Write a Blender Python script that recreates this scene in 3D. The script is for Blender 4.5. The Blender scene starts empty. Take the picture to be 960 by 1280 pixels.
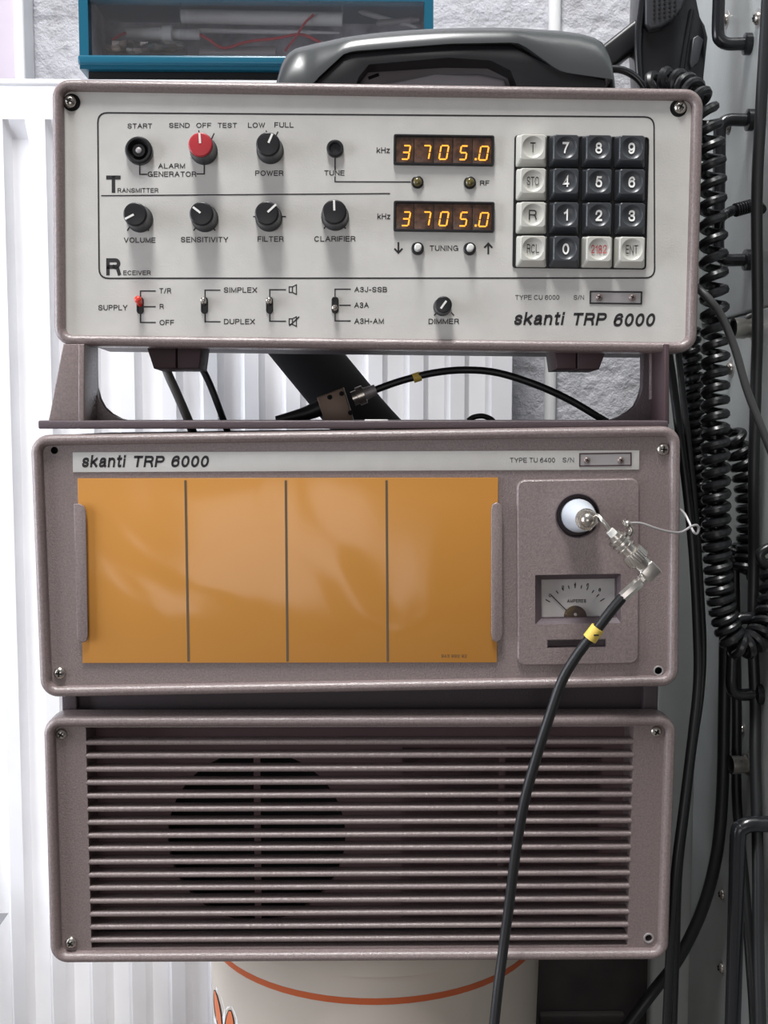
import bpy, bmesh, math, random
from mathutils import Vector, Matrix, Euler
random.seed(7)
C = bpy.context.scene
COL = C.collection
PI = math.pi

# ------------------------------------------------------------------ camera
F = 1400.0
CAM = Vector((0.00411, -0.649382, 0.084605))
RW = Euler((-0.085019, -0.000045, -0.016336), 'XYZ').to_matrix()
cd = bpy.data.cameras.new('camera')
cam = bpy.data.objects.new('camera', cd)
COL.objects.link(cam)
cd.sensor_fit = 'VERTICAL'
cd.sensor_height = 24.0
cd.lens = 24.0 * F / 1280.0
cd.clip_start = 0.01
right, down, fwd = RW @ Vector((1, 0, 0)), RW @ Vector((0, 0, -1)), RW @ Vector((0, 1, 0))
m3 = Matrix((right, -down, -fwd)).transposed()
cam.matrix_world = Matrix.Translation(CAM) @ m3.to_4x4()
C.camera = cam
C.view_settings.view_transform = 'Standard'
C.view_settings.look = 'None'
C.view_settings.exposure = 0.0
C.view_settings.gamma = 1.0
C.view_settings.use_curve_mapping = False

# ------------------------------------------------------------------ light
w = bpy.data.worlds.new('room_light')
C.world = w
w.use_nodes = True
nt = w.node_tree
nt.nodes.clear()
wo = nt.nodes.new('ShaderNodeOutputWorld')
bg = nt.nodes.new('ShaderNodeBackground')
tc = nt.nodes.new('ShaderNodeTexCoord')
sx = nt.nodes.new('ShaderNodeSeparateXYZ')
rp = nt.nodes.new('ShaderNodeValToRGB')
mr = nt.nodes.new('ShaderNodeMapRange')
mr.inputs['From Min'].default_value = -1
nt.links.new(tc.outputs['Generated'], sx.inputs[0])
nt.links.new(sx.outputs['Z'], mr.inputs['Value'])
nt.links.new(mr.outputs[0], rp.inputs[0])
cr = rp.color_ramp
cr.elements[0].position = 0.0
cr.elements[0].color = (0.10, 0.085, 0.09, 1)
cr.elements[1].position = 1.0
cr.elements[1].color = (1.0, 1.0, 1.05, 1)
for p, c in ((0.42, (0.20, 0.175, 0.18, 1)), (0.56, (0.42, 0.39, 0.40, 1)), (0.75, (0.75, 0.74, 0.77, 1))):
    e = cr.elements.new(p)
    e.color = c
bg.inputs['Strength'].default_value = 0.26
nt.links.new(rp.outputs[0], bg.inputs['Color'])
nt.links.new(bg.outputs[0], wo.inputs['Surface'])


def area(name, loc, target, sx_, sy_, power, col):
    l = bpy.data.lights.new(name, 'AREA')
    l.shape = 'RECTANGLE'
    l.size, l.size_y = sx_, sy_
    l.energy = power
    l.color = col
    o = bpy.data.objects.new(name, l)
    COL.objects.link(o)
    o.location = loc
    o.rotation_euler = (Vector(target) - Vector(loc)).to_track_quat('-Z', 'Y').to_euler()
    return o


area('skylight', (-0.22, -0.70, 2.55), (-0.06, -0.12, 0.0), 0.46, 1.15, 92.0, (1.0, 0.995, 0.985))
area('side_window', (-1.25, -0.20, 0.15), (-0.1, 0.26, 0.05), 0.9, 1.0, 19.5, (0.88, 0.92, 1.0))
area('front_fill', (-0.25, -2.3, -0.05), (0.1, 0.1, 0.05), 1.1, 1.0, 7.0, (1.0, 0.96, 0.96))  # added fill behind the camera, placed to reflect in the card film

# ------------------------------------------------------------------ projection helpers (real planes in the room)


def ray(px, py):
    return (fwd + right * ((px - 480) / F) + down * ((py - 640) / F)).normalized()


def at(px, py, y):
    d = ray(px, py)
    return CAM + d * ((y - CAM.y) / d.y)


def atx(px, py, x):
    d = ray(px, py)
    return CAM + d * ((x - CAM.x) / d.x)


def m_per_px(y):
    return (y - CAM.y) / F


class Unit:
    def __init__(s, x, y, z, H, rx, ry, rz):
        s.H, s.W = H, 0.375
        s.R = Euler((rx, ry, rz), 'XYZ')
        R = s.R.to_matrix()
        s.M = Matrix.Translation((x, y, z)) @ R.to_4x4()
        s.M = s.M @ Matrix.Translation((0, 0, -H / 2))     # origin at the bottom centre of the front
        s.I = s.M.inverted()

    def loc(s, px, py, h=-0.001):
        o = s.I @ CAM
        d = s.I.to_3x3() @ ray(px, py)
        return o + d * ((-h - o.y) / d.y)

    def w(s, p):
        return s.M @ Vector(p)


CU = Unit(0.011492, 0.013723, 0.199526, 0.151379, -0.022842, 0.010361, -0.000403)
TU = Unit(0, 0, 0, 0.153233, -0.002041, -0.013939, -0.001605)
PU = Unit(0.001084, 0.005682, -0.168643, 0.152809, 0.025673, 0.003504, 0.002127)

# ------------------------------------------------------------------ materials


def lin(c):
    f = lambda v: v / 12.92 if v <= 0.04045 else ((v + 0.055) / 1.055) ** 2.4
    return tuple(f(x / 255.0) for x in c) + (1.0,)


def mat(name, rgb, rough=0.5, metal=0.0, bump=0.0, bscale=400.0, vary=0.0, vscale=6.0, coat=0.0, spec=0.5, emit=0.0, trans=0.0, bdist=0.001):
    m = bpy.data.materials.new(name)
    m.use_nodes = True
    n = m.node_tree
    b = n.nodes['Principled BSDF']
    b.inputs['Base Color'].default_value = lin(rgb)
    b.inputs['Roughness'].default_value = rough
    b.inputs['Metallic'].default_value = metal
    b.inputs['Specular IOR Level'].default_value = spec
    b.inputs['Coat Weight'].default_value = coat
    b.inputs['Coat Roughness'].default_value = 0.08
    b.inputs['Transmission Weight'].default_value = trans
    if emit:
        b.inputs['Emission Color'].default_value = lin(rgb)
        b.inputs['Emission Strength'].default_value = emit
    if bump or vary:
        t = n.nodes.new('ShaderNodeTexCoord')
    if bump:
        no = n.nodes.new('ShaderNodeTexNoise')
        no.inputs['Scale'].default_value = bscale
        no.inputs['Detail'].default_value = 3
        bu = n.nodes.new('ShaderNodeBump')
        bu.inputs['Strength'].default_value = bump
        bu.inputs['Distance'].default_value = bdist
        n.links.new(t.outputs['Object'], no.inputs['Vector'])
        n.links.new(no.outputs['Fac'], bu.inputs['Height'])
        n.links.new(bu.outputs[0], b.inputs['Normal'])
    if vary:
        n2 = n.nodes.new('ShaderNodeTexNoise')
        n2.inputs['Scale'].default_value = vscale
        n2.inputs['Detail'].default_value = 6
        n.links.new(t.outputs['Object'], n2.inputs['Vector'])
        r = n.nodes.new('ShaderNodeValToRGB')
        c0 = lin(tuple(max(0, v * (1 - vary)) for v in rgb))
        c1 = lin(tuple(min(255, v * (1 + vary)) for v in rgb))
        r.color_ramp.elements[0].position = 0.35
        r.color_ramp.elements[1].position = 0.65
        r.color_ramp.elements[0].color = c0
        r.color_ramp.elements[1].color = c1
        n.links.new(n2.outputs['Fac'], r.inputs[0])
        n.links.new(r.outputs[0], b.inputs['Base Color'])
    return m


M = {}
M['taupe'] = mat('taupe_textured_paint', (132, 118, 116), 0.27, 0.0, 0.6, 1500, 0.06, 900, bdist=0.0004, spec=0.8)
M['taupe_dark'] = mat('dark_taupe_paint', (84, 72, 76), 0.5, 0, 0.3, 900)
M['housing'] = mat('dark_housing_paint', (70, 62, 66), 0.55, 0, 0.3, 700)
M['cream'] = mat('cream_panel', (207, 205, 200), 0.42, 0, 0.12, 900, 0.015, 60)
M['ink'] = mat('black_ink', (38, 36, 38), 0.6)
M['ink_red'] = mat('red_ink', (170, 50, 62), 0.6)
M['white_ink'] = mat('white_ink', (235, 234, 230), 0.5)
M['charcoal'] = mat('charcoal_plastic', (52, 53, 57), 0.38)
M['black'] = mat('black_plastic', (26, 26, 29), 0.38)
M['blackgloss'] = mat('glossy_black_plastic', (30, 31, 34), 0.22)
M['void'] = mat('dark_interior', (10, 9, 10), 0.9)
M['knobred'] = mat('red_plastic', (178, 48, 56), 0.4)
M['togred'] = mat('bright_red_plastic', (222, 62, 48), 0.3)
M['keyw'] = mat('ivory_key_plastic', (198, 197, 189), 0.35)
M['keyd'] = mat('dark_key_plastic', (62, 65, 69), 0.33)
M['chrome'] = mat('nickel_metal', (190, 184, 176), 0.26, 0.9)
M['chrome2'] = mat('bright_nickel', (212, 208, 201), 0.30, 0.95)
M['shell'] = mat('dusty_black_plastic', (62, 65, 66), 0.27, spec=0.9)
M['steel'] = mat('dull_steel', (172, 168, 168), 0.45, 0.35)
M['seg'] = mat('lit_orange_segment', (255, 176, 58), 0.5, emit=1.05)
M['tile'] = mat('brown_display_tile', (84, 62, 50), 0.25, vary=0.25, vscale=260)
M['lens'] = mat('olive_lens', (96, 86, 48), 0.12, coat=0.6)
M['white'] = mat('white_plastic', (226, 226, 222), 0.35)
M['ptfe'] = mat('white_insulator', (202, 208, 216), 0.35)
M['orange'] = mat('orange_card', (201, 137, 52), 0.6, 0, 0, vary=0.03, vscale=30)
M['cardline'] = mat('grey_card_line', (98, 82, 62), 0.6)
M['dial'] = mat('meter_dial', (206, 202, 200), 0.6)
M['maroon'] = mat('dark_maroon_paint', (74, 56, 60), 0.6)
M['yellow'] = mat('yellow_marker', (228, 198, 92), 0.5)
M['rubber'] = mat('black_rubber_cable', (27, 28, 30), 0.42)
M['hose'] = mat('matt_black_hose', (9, 9, 11), 0.85, spec=0.2)
M['fanplate'] = mat('maroon_fan_plate', (112, 86, 90), 0.6)
M['pivot'] = mat('brown_bakelite', (62, 48, 46), 0.5)
M['cord'] = mat('black_coiled_cord', (24, 25, 27), 0.3)
M['greycable'] = mat('grey_cable_sheath', (96, 94, 90), 0.5)
M['dkgreycable'] = mat('dark_grey_cable_sheath', (62, 62, 62), 0.45)
M['radiator'] = mat('white_radiator_enamel', (246, 246, 249), 0.38, 0, 0, vary=0.012, vscale=20)
M['whitepaint'] = mat('white_gloss_paint', (240, 240, 240), 0.35)
M['teal'] = mat('teal_plastic', (20, 92, 116), 0.32)
M['casein'] = mat('grey_case_interior', (205, 200, 212), 0.5, vary=0.25, vscale=30)
M['redwire'] = mat('red_wire', (205, 62, 70), 0.4)
M['bucket'] = mat('off_white_bucket', (198, 188, 176), 0.45, vary=0.02, vscale=12)
M['bandor'] = mat('orange_band_print', (190, 92, 48), 0.5)
M['print'] = mat('orange_print', (214, 116, 70), 0.5)
M['rack'] = mat('grey_rack_enamel', (168, 172, 170), 0.42, 0, 0.15, 500, 0.02, 30)
M['pinkboard'] = mat('pale_lilac_board', (206, 196, 208), 0.6, vary=0.03, vscale=10)
M['bronze'] = mat('brown_metal_box', (112, 92, 78), 0.4, 0.3)
M['rivet'] = mat('dull_rivet_metal', (150, 136, 132), 0.4, 0.5)
M['cradle'] = mat('grey_cradle_plastic', (140, 136, 140), 0.4)
M['shelfgrey'] = mat('grey_shelf_board', (120, 120, 124), 0.5)
M['floor'] = mat('grey_concrete_floor', (96, 92, 88), 0.8, vary=0.1, vscale=5)
M['darkbox'] = mat('dark_shade_clutter', (52, 47, 46), 0.8, vary=0.12, vscale=30)  # shade and dark clutter behind the bucket, put into one colour


def film_material():
    m = mat('glossy_clear_film_over_orange', (201, 137, 52), 0.6)
    n = m.node_tree
    b = n.nodes['Principled BSDF']
    t = n.nodes.new('ShaderNodeTexCoord')
    no = n.nodes.new('ShaderNodeTexNoise')
    no.inputs['Scale'].default_value = 9
    no.inputs['Detail'].default_value = 1.2
    no.inputs['Distortion'].default_value = 1.5
    bu = n.nodes.new('ShaderNodeBump')
    bu.inputs['Strength'].default_value = 1.0
    bu.inputs['Distance'].default_value = 0.006
    n.links.new(t.outputs['Object'], no.inputs['Vector'])
    n.links.new(no.outputs['Fac'], bu.inputs['Height'])
    b.inputs['Coat Weight'].default_value = 1.0
    b.inputs['Coat Roughness'].default_value = 0.16
    n.links.new(bu.outputs[0], b.inputs['Coat Normal'])
    return m


M['film'] = film_material()


def glass_material(name, tint, gloss):
    m = bpy.data.materials.new(name)
    m.use_nodes = True
    n = m.node_tree
    n.nodes.clear()
    o = n.nodes.new('ShaderNodeOutputMaterial')
    mx = n.nodes.new('ShaderNodeMixShader')
    tr = n.nodes.new('ShaderNodeBsdfTransparent')
    gl = n.nodes.new('ShaderNodeBsdfGlossy')
    tr.inputs[0].default_value = tint
    gl.inputs['Roughness'].default_value = 0.08
    mx.inputs[0].default_value = gloss
    n.links.new(tr.outputs[0], mx.inputs[1])
    n.links.new(gl.outputs[0], mx.inputs[2])
    n.links.new(mx.outputs[0], o.inputs['Surface'])
    return m


M['glass'] = glass_material('clear_cover', (0.96, 0.96, 0.97, 1), 0.20)
M['meterglass'] = glass_material('meter_glass', (0.97, 0.97, 0.97, 1), 0.03)
M['smoke'] = glass_material('display_glass', (1.0, 0.97, 0.95, 1), 0.04)


def wall_material():
    m = mat('white_painted_brick', (196, 196, 202), 0.55)
    n = m.node_tree
    b = n.nodes['Principled BSDF']
    t = n.nodes.new('ShaderNodeTexCoord')
    mp = n.nodes.new('ShaderNodeMapping')
    mp.inputs['Rotation'].default_value = (PI / 2, 0, 0)
    br = n.nodes.new('ShaderNodeTexBrick')
    br.inputs['Scale'].default_value = 1.0
    br.inputs['Brick Width'].default_value = 0.21
    br.inputs['Row Height'].default_value = 0.062
    br.inputs['Mortar Size'].default_value = 0.007
    br.inputs['Mortar Smooth'].default_value = 0.8
    br.inputs['Color1'].default_value = (1, 1, 1, 1)
    br.inputs['Color2'].default_value = (0.9, 0.9, 0.9, 1)
    br.inputs['Mortar'].default_value = (0.86, 0.86, 0.86, 1)
    n1 = n.nodes.new('ShaderNodeTexNoise')
    n1.inputs['Scale'].default_value = 30
    n1.inputs['Detail'].default_value = 8
    n1.inputs['Roughness'].default_value = 0.62
    ad = n.nodes.new('ShaderNodeMath')
    ad.operation = 'MULTIPLY_ADD'
    ad.inputs[1].default_value = 1.3
    bu = n.nodes.new('ShaderNodeBump')
    bu.inputs['Strength'].default_value = 0.7
    bu.inputs['Distance'].default_value = 0.009
    n.links.new(t.outputs['Object'], mp.inputs[0])
    n.links.new(mp.outputs[0], br.inputs['Vector'])
    n.links.new(t.outputs['Object'], n1.inputs['Vector'])
    n.links.new(n1.outputs['Fac'], ad.inputs[0])
    n.links.new(br.outputs['Color'], ad.inputs[2])
    n.links.new(ad.outputs[0], bu.inputs['Height'])
    n.links.new(bu.outputs[0], b.inputs['Normal'])
    r = n.nodes.new('ShaderNodeValToRGB')
    r.color_ramp.elements[0].position = 0.28
    r.color_ramp.elements[0].color = lin((170, 168, 172))
    r.color_ramp.elements[1].position = 0.45
    r.color_ramp.elements[1].color = lin((196, 196, 202))
    n.links.new(n1.outputs['Fac'], r.inputs[0])
    n.links.new(r.outputs[0], b.inputs['Base Color'])
    return m


M['brick'] = wall_material()

# ------------------------------------------------------------------ mesh helpers


class MB:
    """collects shapes into one mesh, materials by name"""

    def __init__(s):
        s.bm = bmesh.new()
        s.mats = []

    def mi(s, m):
        if m not in s.mats:
            s.mats.append(m)
        return s.mats.index(m)

    def _tag(s, faces, m):
        i = s.mi(m)
        for f in faces:
            f.material_index = i

    def loops(s, Ls, m, cap0=True, cap1=True, cyclic=False):
        bm = s.bm
        rows = [[bm.verts.new(p) for p in L] for L in Ls]
        fs = []
        n = len(rows[0])
        pairs = list(zip(rows, rows[1:]))
        if cyclic:
            pairs.append((rows[-1], rows[0]))
        for a, b in pairs:
            for i in range(n):
                j = (i + 1) % n
                fs.append(bm.faces.new((a[i], a[j], b[j], b[i])))
        if not cyclic:
            if cap0:
                fs.append(bm.faces.new(rows[0][::-1]))
            if cap1:
                fs.append(bm.faces.new(rows[-1]))
        s._tag(fs, m)
        return rows

    def box(s, a, b, m, bev=0.0):
        x0, y0, z0 = (min(a[i], b[i]) for i in range(3))
        x1, y1, z1 = (max(a[i], b[i]) for i in range(3))
        c = Vector(((x0 + x1) / 2, (y0 + y1) / 2, (z0 + z1) / 2))
        mt = Matrix.Translation(c) @ Matrix.Diagonal((x1 - x0, y1 - y0, z1 - z0, 1))
        g = bmesh.ops.create_cube(s.bm, size=1, matrix=mt)
        vs = g['verts']
        fs = set(f for v in vs for f in v.link_faces)
        s._tag(fs, m)
        if bev:
            es = list(set(e for v in vs for e in v.link_edges))
            r = bmesh.ops.bevel(s.bm, geom=es, offset=bev, segments=3, affect='EDGES', profile=0.5)
            s._tag(r['faces'], m)

    def obox(s, mt, size, m, bev=0.0):
        g = bmesh.ops.create_cube(s.bm, size=1, matrix=mt @ Matrix.Diagonal((size[0], size[1], size[2], 1)))
        vs = g['verts']
        s._tag(set(f for v in vs for f in v.link_faces), m)
        if bev:
            es = list(set(e for v in vs for e in v.link_edges))
            r = bmesh.ops.bevel(s.bm, geom=es, offset=bev, segments=3, affect='EDGES', profile=0.5)
            s._tag(r['faces'], m)

    def lathe(s, o, ax, prof, m, n=28, flute=None):
        """prof: list of (distance along axis, radius[, material])"""
        o, ax = Vector(o), Vector(ax).normalized()
        u = ax.orthogonal().normalized()
        v = ax.cross(u)
        rows = []
        for q in prof:
            d, r = q[0], max(q[1], 1e-5)
            L = []
            for i in range(n):
                a = 2 * PI * i / n
                rr = r
                if flute and flute[0] <= d <= flute[1]:
                    rr = r * (1 - flute[2] * (i % 2))
                L.append(s.bm.verts.new(o + ax * d + (u * math.cos(a) + v * math.sin(a)) * rr))
            rows.append(L)
        for k, (a, b) in enumerate(zip(rows, rows[1:])):
            mm = prof[k + 1][2] if len(prof[k + 1]) > 2 else m
            fs = [s.bm.faces.new((a[i], a[(i + 1) % n], b[(i + 1) % n], b[i])) for i in range(n)]
            s._tag(fs, mm)
        f0 = s.bm.faces.new(rows[0][::-1])
        f1 = s.bm.faces.new(rows[-1])
        s._tag([f0], prof[0][2] if len(prof[0]) > 2 else m)
        s._tag([f1], prof[-1][2] if len(prof[-1]) > 2 else m)

    def tube(s, pts, r, m, n=10, smooth=6, closed_caps=True):
        P = spline(pts, smooth) if smooth else [Vector(p) for p in pts]
        rows = []
        up = None
        for i, p in enumerate(P):
            t = (P[min(i + 1, len(P) - 1)] - P[max(i - 1, 0)])
            if t.length < 1e-9:
                continue
            t.normalize()
            if up is None:
                up = t.orthogonal().normalized()
            up = (up - t * up.dot(t))
            up.normalize()
            sd = t.cross(up)
            rr = r(i / (len(P) - 1)) if callable(r) else r
            rows.append([p + (up * math.cos(2 * PI * k / n) + sd * math.sin(2 * PI * k / n)) * rr for k in range(n)])
        s.loops(rows, m)

    def prism(s, poly, y0, y1, m, bev=0.0, seg=3):
        """poly: list of (x,z); extruded from y0 to y1"""
        a = [s.bm.verts.new((p[0], y0, p[1])) for p in poly]
        b = [s.bm.verts.new((p[0], y1, p[1])) for p in poly]
        n = len(poly)
        fa = s.bm.faces.new(a)
        fb = s.bm.faces.new(b[::-1])
        fs = [fa, fb]
        for i in range(n):
            fs.append(s.bm.faces.new((a[i], b[i], b[(i + 1) % n], a[(i + 1) % n])))
        s._tag(fs, m)
        if bev:
            es = list(fa.edges) + list(fb.edges)
            r = bmesh.ops.bevel(s.bm, geom=es, offset=bev, segments=seg, affect='EDGES', profile=0.5, clamp_overlap=True)
            s._tag(r['faces'], m)

    def plate(s, outer, holes, y0, m, depth=None, hole_depth=None, hole_mat=None, back=False):
        """flat plate at y=y0 with holes; side walls to y0+depth; hole walls to y0+hole_depth"""
        es, lp = [], []
        for L in [outer] + holes:
            vs = [s.bm.verts.new((p[0], y0, p[1])) for p in L]
            lp.append(vs)
            es += [s.bm.edges.new((vs[i], vs[(i + 1) % len(vs)])) for i in range(len(vs))]
        r = bmesh.ops.triangle_fill(s.bm, use_beauty=True, use_dissolve=False, edges=es)
        s._tag([g for g in r['geom'] if isinstance(g, bmesh.types.BMFace)], m)
        for k, vs in enumerate(lp):
            d = depth if k == 0 else (hole_depth if hole_depth is not None else depth)
            if not d:
                continue
            bs = [s.bm.verts.new((v.co.x, y0 + d, v.co.z)) for v in vs]
            fs = [s.bm.faces.new((vs[i], vs[(i + 1) % len(vs)], bs[(i + 1) % len(vs)], bs[i])) for i in range(len(vs))]
            s._tag(fs, m if k == 0 else (hole_mat or m))

    def quadstrip(s, pts, width, y, m, closed=False):
        """flat printed line through local (x,z) points"""
        P = [Vector((p[0], p[1])) for p in pts]
        n = len(P)
        L, R_ = [], []
        for i in range(n):
            a = P[i - 1] if (i > 0 or closed) else None
            b = P[(i + 1) % n] if (i < n - 1 or closed) else None
            t1 = (P[i] - a).normalized() if a is not None else None
            t2 = (b - P[i]).normalized() if b is not None else None
            t1 = t1 or t2
            t2 = t2 or t1
            nn = Vector((-(t1 + t2).y, (t1 + t2).x)).normalized()
            k = max(0.35, nn.dot(Vector((-t1.y, t1.x))))
            L.append(s.bm.verts.new((P[i].x + nn.x * width / 2 / k, y, P[i].y + nn.y * width / 2 / k)))
            R_.append(s.bm.verts.new((P[i].x - nn.x * width / 2 / k, y, P[i].y - nn.y * width / 2 / k)))
        fs = []
        for i in range(n if closed else n - 1):
            j = (i + 1) % n
            fs.append(s.bm.faces.new((L[i], L[j], R_[j], R_[i])))
        s._tag(fs, m)

    def mesh_pts(s, verts, faces, m):
        vs = [s.bm.verts.new(v) for v in verts]
        fs = []
        for f in faces:
            try:
                fs.append(s.bm.faces.new([vs[i] for i in f]))
            except ValueError:
                pass
        s._tag(fs, m)

    def build(s, name, parent=None, smooth=40, recalc=True):
        if recalc:
            bmesh.ops.recalc_face_normals(s.bm, faces=s.bm.faces)
        me = bpy.data.meshes.new(name)
        s.bm.to_mesh(me)
        s.bm.free()
        for m in s.mats:
            me.materials.append(M[m])
        if smooth:
            me.shade_smooth()
            me.set_sharp_from_angle(angle=math.radians(smooth))
        o = bpy.data.objects.new(name, me)
        COL.objects.link(o)
        if parent is not None:
            o.parent = parent
        return o


def spline(pts, k=6):
    P = [Vector(p) for p in pts]
    if len(P) < 3:
        return [P[0].lerp(P[-1], i / k) for i in range(k + 1)]
    out = []
    for i in range(len(P) - 1):
        p0 = P[i - 1] if i else P[0] * 2 - P[1]
        p1, p2 = P[i], P[i + 1]
        p3 = P[i + 2] if i + 2 < len(P) else P[-1] * 2 - P[-2]
        for j in range(k):
            t = j / k
            out.append(0.5 * ((2 * p1) + (p2 - p0) * t + (2 * p0 - 5 * p1 + 4 * p2 - p3) * t * t + (3 * p1 - p0 - 3 * p2 + p3) * t ** 3))
    out.append(P[-1])
    return out


def rr(cx, cz, w_, h_, r, n=8):
    """rounded rectangle, list of (x,z), 4*n points"""
    r = max(min(r, w_ / 2 - 1e-6, h_ / 2 - 1e-6), 1e-6)
    L = []
    for k, (sx_, sz_) in enumerate(((1, 1), (-1, 1), (-1, -1), (1, -1))):
        for i in range(n):
            a = PI / 2 * (k + i / (n - 1))
            L.append((cx + sx_ * (w_ / 2 - r) + r * math.cos(a), cz + sz_ * (h_ / 2 - r) + r * math.sin(a)))
    return L


def rr3(cx, cz, w_, h_, r, y, n=8):
    return [(x, y, z) for x, z in rr(cx, cz, w_, h_, r, n)]


def circ(cx, cz, r, n=32):
    return [(cx + r * math.cos(2 * PI * i / n), cz + r * math.sin(2 * PI * i / n)) for i in range(n)]


def qround(corners, r, n=6):
    """rounded quad from four (x,z) corners given in order"""
    P = [Vector(c) for c in corners]
    out = []
    for i in range(4):
        a, b, c = P[i - 1], P[i], P[(i + 1) % 4]
        p = b + (a - b).normalized() * r
        q = b + (c - b).normalized() * r
        for k in range(n):
            t = k / (n - 1)
            out.append(tuple((p * (1 - t) ** 2 + b * (2 * t * (1 - t)) + q * t * t)))
    return out


# a plain grotesque alphabet drawn as strokes: width, then strokes; 'c' strokes are smoothed
_S = [(.95, .76), (.85, .93), (.5, 1), (.13, .91), (.04, .74), (.18, .58), (.5, .5), (.84, .41), (.97, .25), (.86, .07), (.5, 0), (.12, .08), (.02, .27)]
_6 = [(.94, .8), (.8, .96), (.5, 1), (.15, .86), (.01, .5), (.1, .12), (.5, 0), (.88, .09), (.99, .32), (.86, .56), (.5, .63), (.16, .53), (.03, .36)]


def _el(cx, cy, rx, ry, a0, a1, n=18):
    return [(cx + rx * math.cos(math.radians(a0 + (a1 - a0) * i / n)), cy + ry * math.sin(math.radians(a0 + (a1 - a0) * i / n))) for i in range(n + 1)]


GL = {
    'A': (.88, [(0, 0), (.5, 1), (1, 0)], [(.2, .36), (.8, .36)]),
    'B': (.76, [(0, 0), (0, 1), (.55, 1)] + _el(.62, .765, .3, .235, 90, -90, 8) + [(0, .53)], [(0, .53), (.6, .53)] + _el(.66, .265, .34, .265, 90, -90, 8) + [(0, 0), (0, .2)]),
    'C': (.86, _el(.5, .5, .5, .5, 42, 318)),
    'D': (.80, [(0, 0), (0, 1), (.42, 1)] + _el(.45, .5, .55, .5, 85, -85, 12) + [(.42, 0), (0, 0), (0, .2)]),
    'E': (.68, [(1, 1), (0, 1), (0, 0), (1, 0)], [(0, .52), (.92, .52)]),
    'F': (.64, [(1, 1), (0, 1), (0, 0)], [(0, .5), (.88, .5)]),
    'G': (.90, _el(.5, .5, .5, .5, 45, 330), [(.55, .46), (1, .46), (1, 0)]),
    'H': (.78, [(0, 0), (0, 1)], [(1, 0), (1, 1)], [(0, .53), (1, .53)]),
    'I': (0, [(0, 0), (0, 1)]),
    'J': (.56, [(1, 1), (1, .32)] + _el(.5, .3, .5, .3, 0, -180, 10)),
    'K': (.80, [(0, 0), (0, 1)], [(.96, 1), (0, .34)], [(.34, .58), (1, 0)]),
    'L': (.62, [(0, 1), (0, 0), (1, 0)]),
    'M': (.92, [(0, 0), (0, 1), (.5, .04), (1, 1), (1, 0)]),
    'N': (.80, [(0, 0), (0, 1), (1, 0), (1, 1)]),
    'O': (.92, _el(.5, .5, .5, .5, 0, 360, 28)),
    'P': (.72, [(0, 0), (0, 1), (.6, 1)] + _el(.66, .74, .34, .26, 90, -90, 8) + [(0, .48)]),
    'R': (.76, [(0, 0), (0, 1), (.6, 1)] + _el(.66, .75, .3, .25, 90, -90, 8) + [(0, .5)], [(.55, .5), (.84, .42), (.92, .22), (1, 0)]),
    'S': (.78, ('c', _S)),
    'T': (.74, [(0, 1), (1, 1)], [(.5, 1), (.5, 0)]),
    'U': (.78, [(0, 1), (0, .36)] + _el(.5, .36, .5, .36, 180, 360, 12) + [(1, 1)]),
    'V': (.82, [(0, 1), (.5, 0), (1, 1)]),
    'W': (1.15, [(0, 1), (.26, 0), (.5, .96), (.74, 0), (1, 1)]),
    'X': (.80, [(0, 0), (1, 1)], [(0, 1), (1, 0)]),
    'Y': (.80, [(0, 1), (.5, .44), (1, 1)], [(.5, .44), (.5, 0)]),
    'Z': (.74, [(0, 1), (1, 1), (0, 0), (1, 0)]),
    '0': (.60, _el(.5, .5, .5, .5, 0, 360, 28)),
    '1': (.30, [(0, .74), (.6, .82), (1, 1), (1, 0)]),
    '2': (.62, ('c', [(.03, .70), (.14, .92), (.5, 1), (.86, .93), (.97, .74), (.84, .5), (.36, .24), (.06, .0)]), [(.05, 0), (1, 0)]),
    '3': (.62, ('c', [(.05, .76), (.17, .94), (.5, 1), (.83, .94), (.92, .76), (.8, .59), (.42, .53)]), ('c', [(.42, .53), (.84, .47), (.98, .28), (.87, .07), (.5, 0), (.13, .07), (.02, .26)])),
    '4': (.64, [(.74, 0), (.74, 1), (0, .27), (1, .27)]),
    '5': (.62, [(.92, 1), (.2, 1), (.08, .5)], ('c', [(.08, .5), (.28, .62), (.55, .65), (.89, .54), (1, .32), (.88, .08), (.5, 0), (.13, .07), (0, .25)])),
    '6': (.62, ('c', _6)),
    '7': (.62, [(0, 1), (1, 1), (.62, .52), (.42, .22), (.34, 0)]),
    '8': (.62, _el(.5, .765, .42, .235, 0, 360, 22), _el(.5, .27, .5, .27, 0, 360, 22)),
    '9': (.62, ('c', [(1 - x, 1 - y) for x, y in _6])),
    '/': (.36, [(0, 0), (1, 1)]),
    '-': (.34, [(0, .42), (1, .42)]),
    'k': (.60, [(0, 0), (0, 1)], [(.92, .74), (0, .24)], [(.34, .44), (1, 0)]),
    'a': (.62, ('c', [(.08, .54), (.2, .69), (.48, .74), (.8, .68), (.87, .5), (.87, .14), (1, .0)]), ('c', [(.87, .44), (.5, .41), (.12, .33), (0, .18), (.1, .03), (.38, 0), (.72, .08), (.87, .26)])),
    'n': (.58, [(0, 0), (0, .74)], ('c', [(0, .5), (.2, .67), (.52, .74), (.86, .67), (1, .48), (1, .2), (1, 0)])),
    't': (.36, ('c', [(.42, .98), (.42, .7), (.42, .3), (.44, .1), (.62, .0), (1, .01)]), [(0, .74), (1, .74)]),
    'i': (0, [(0, 0), (0, .64)], [(0, .96), (0, 1)]),
    's': (.56, ('c', [(x, y * .74) for x, y in _S])),
    'z': (.54, [(0, .74), (1, .74), (0, 0), (1, 0)]),
}
_txt = {}


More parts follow.
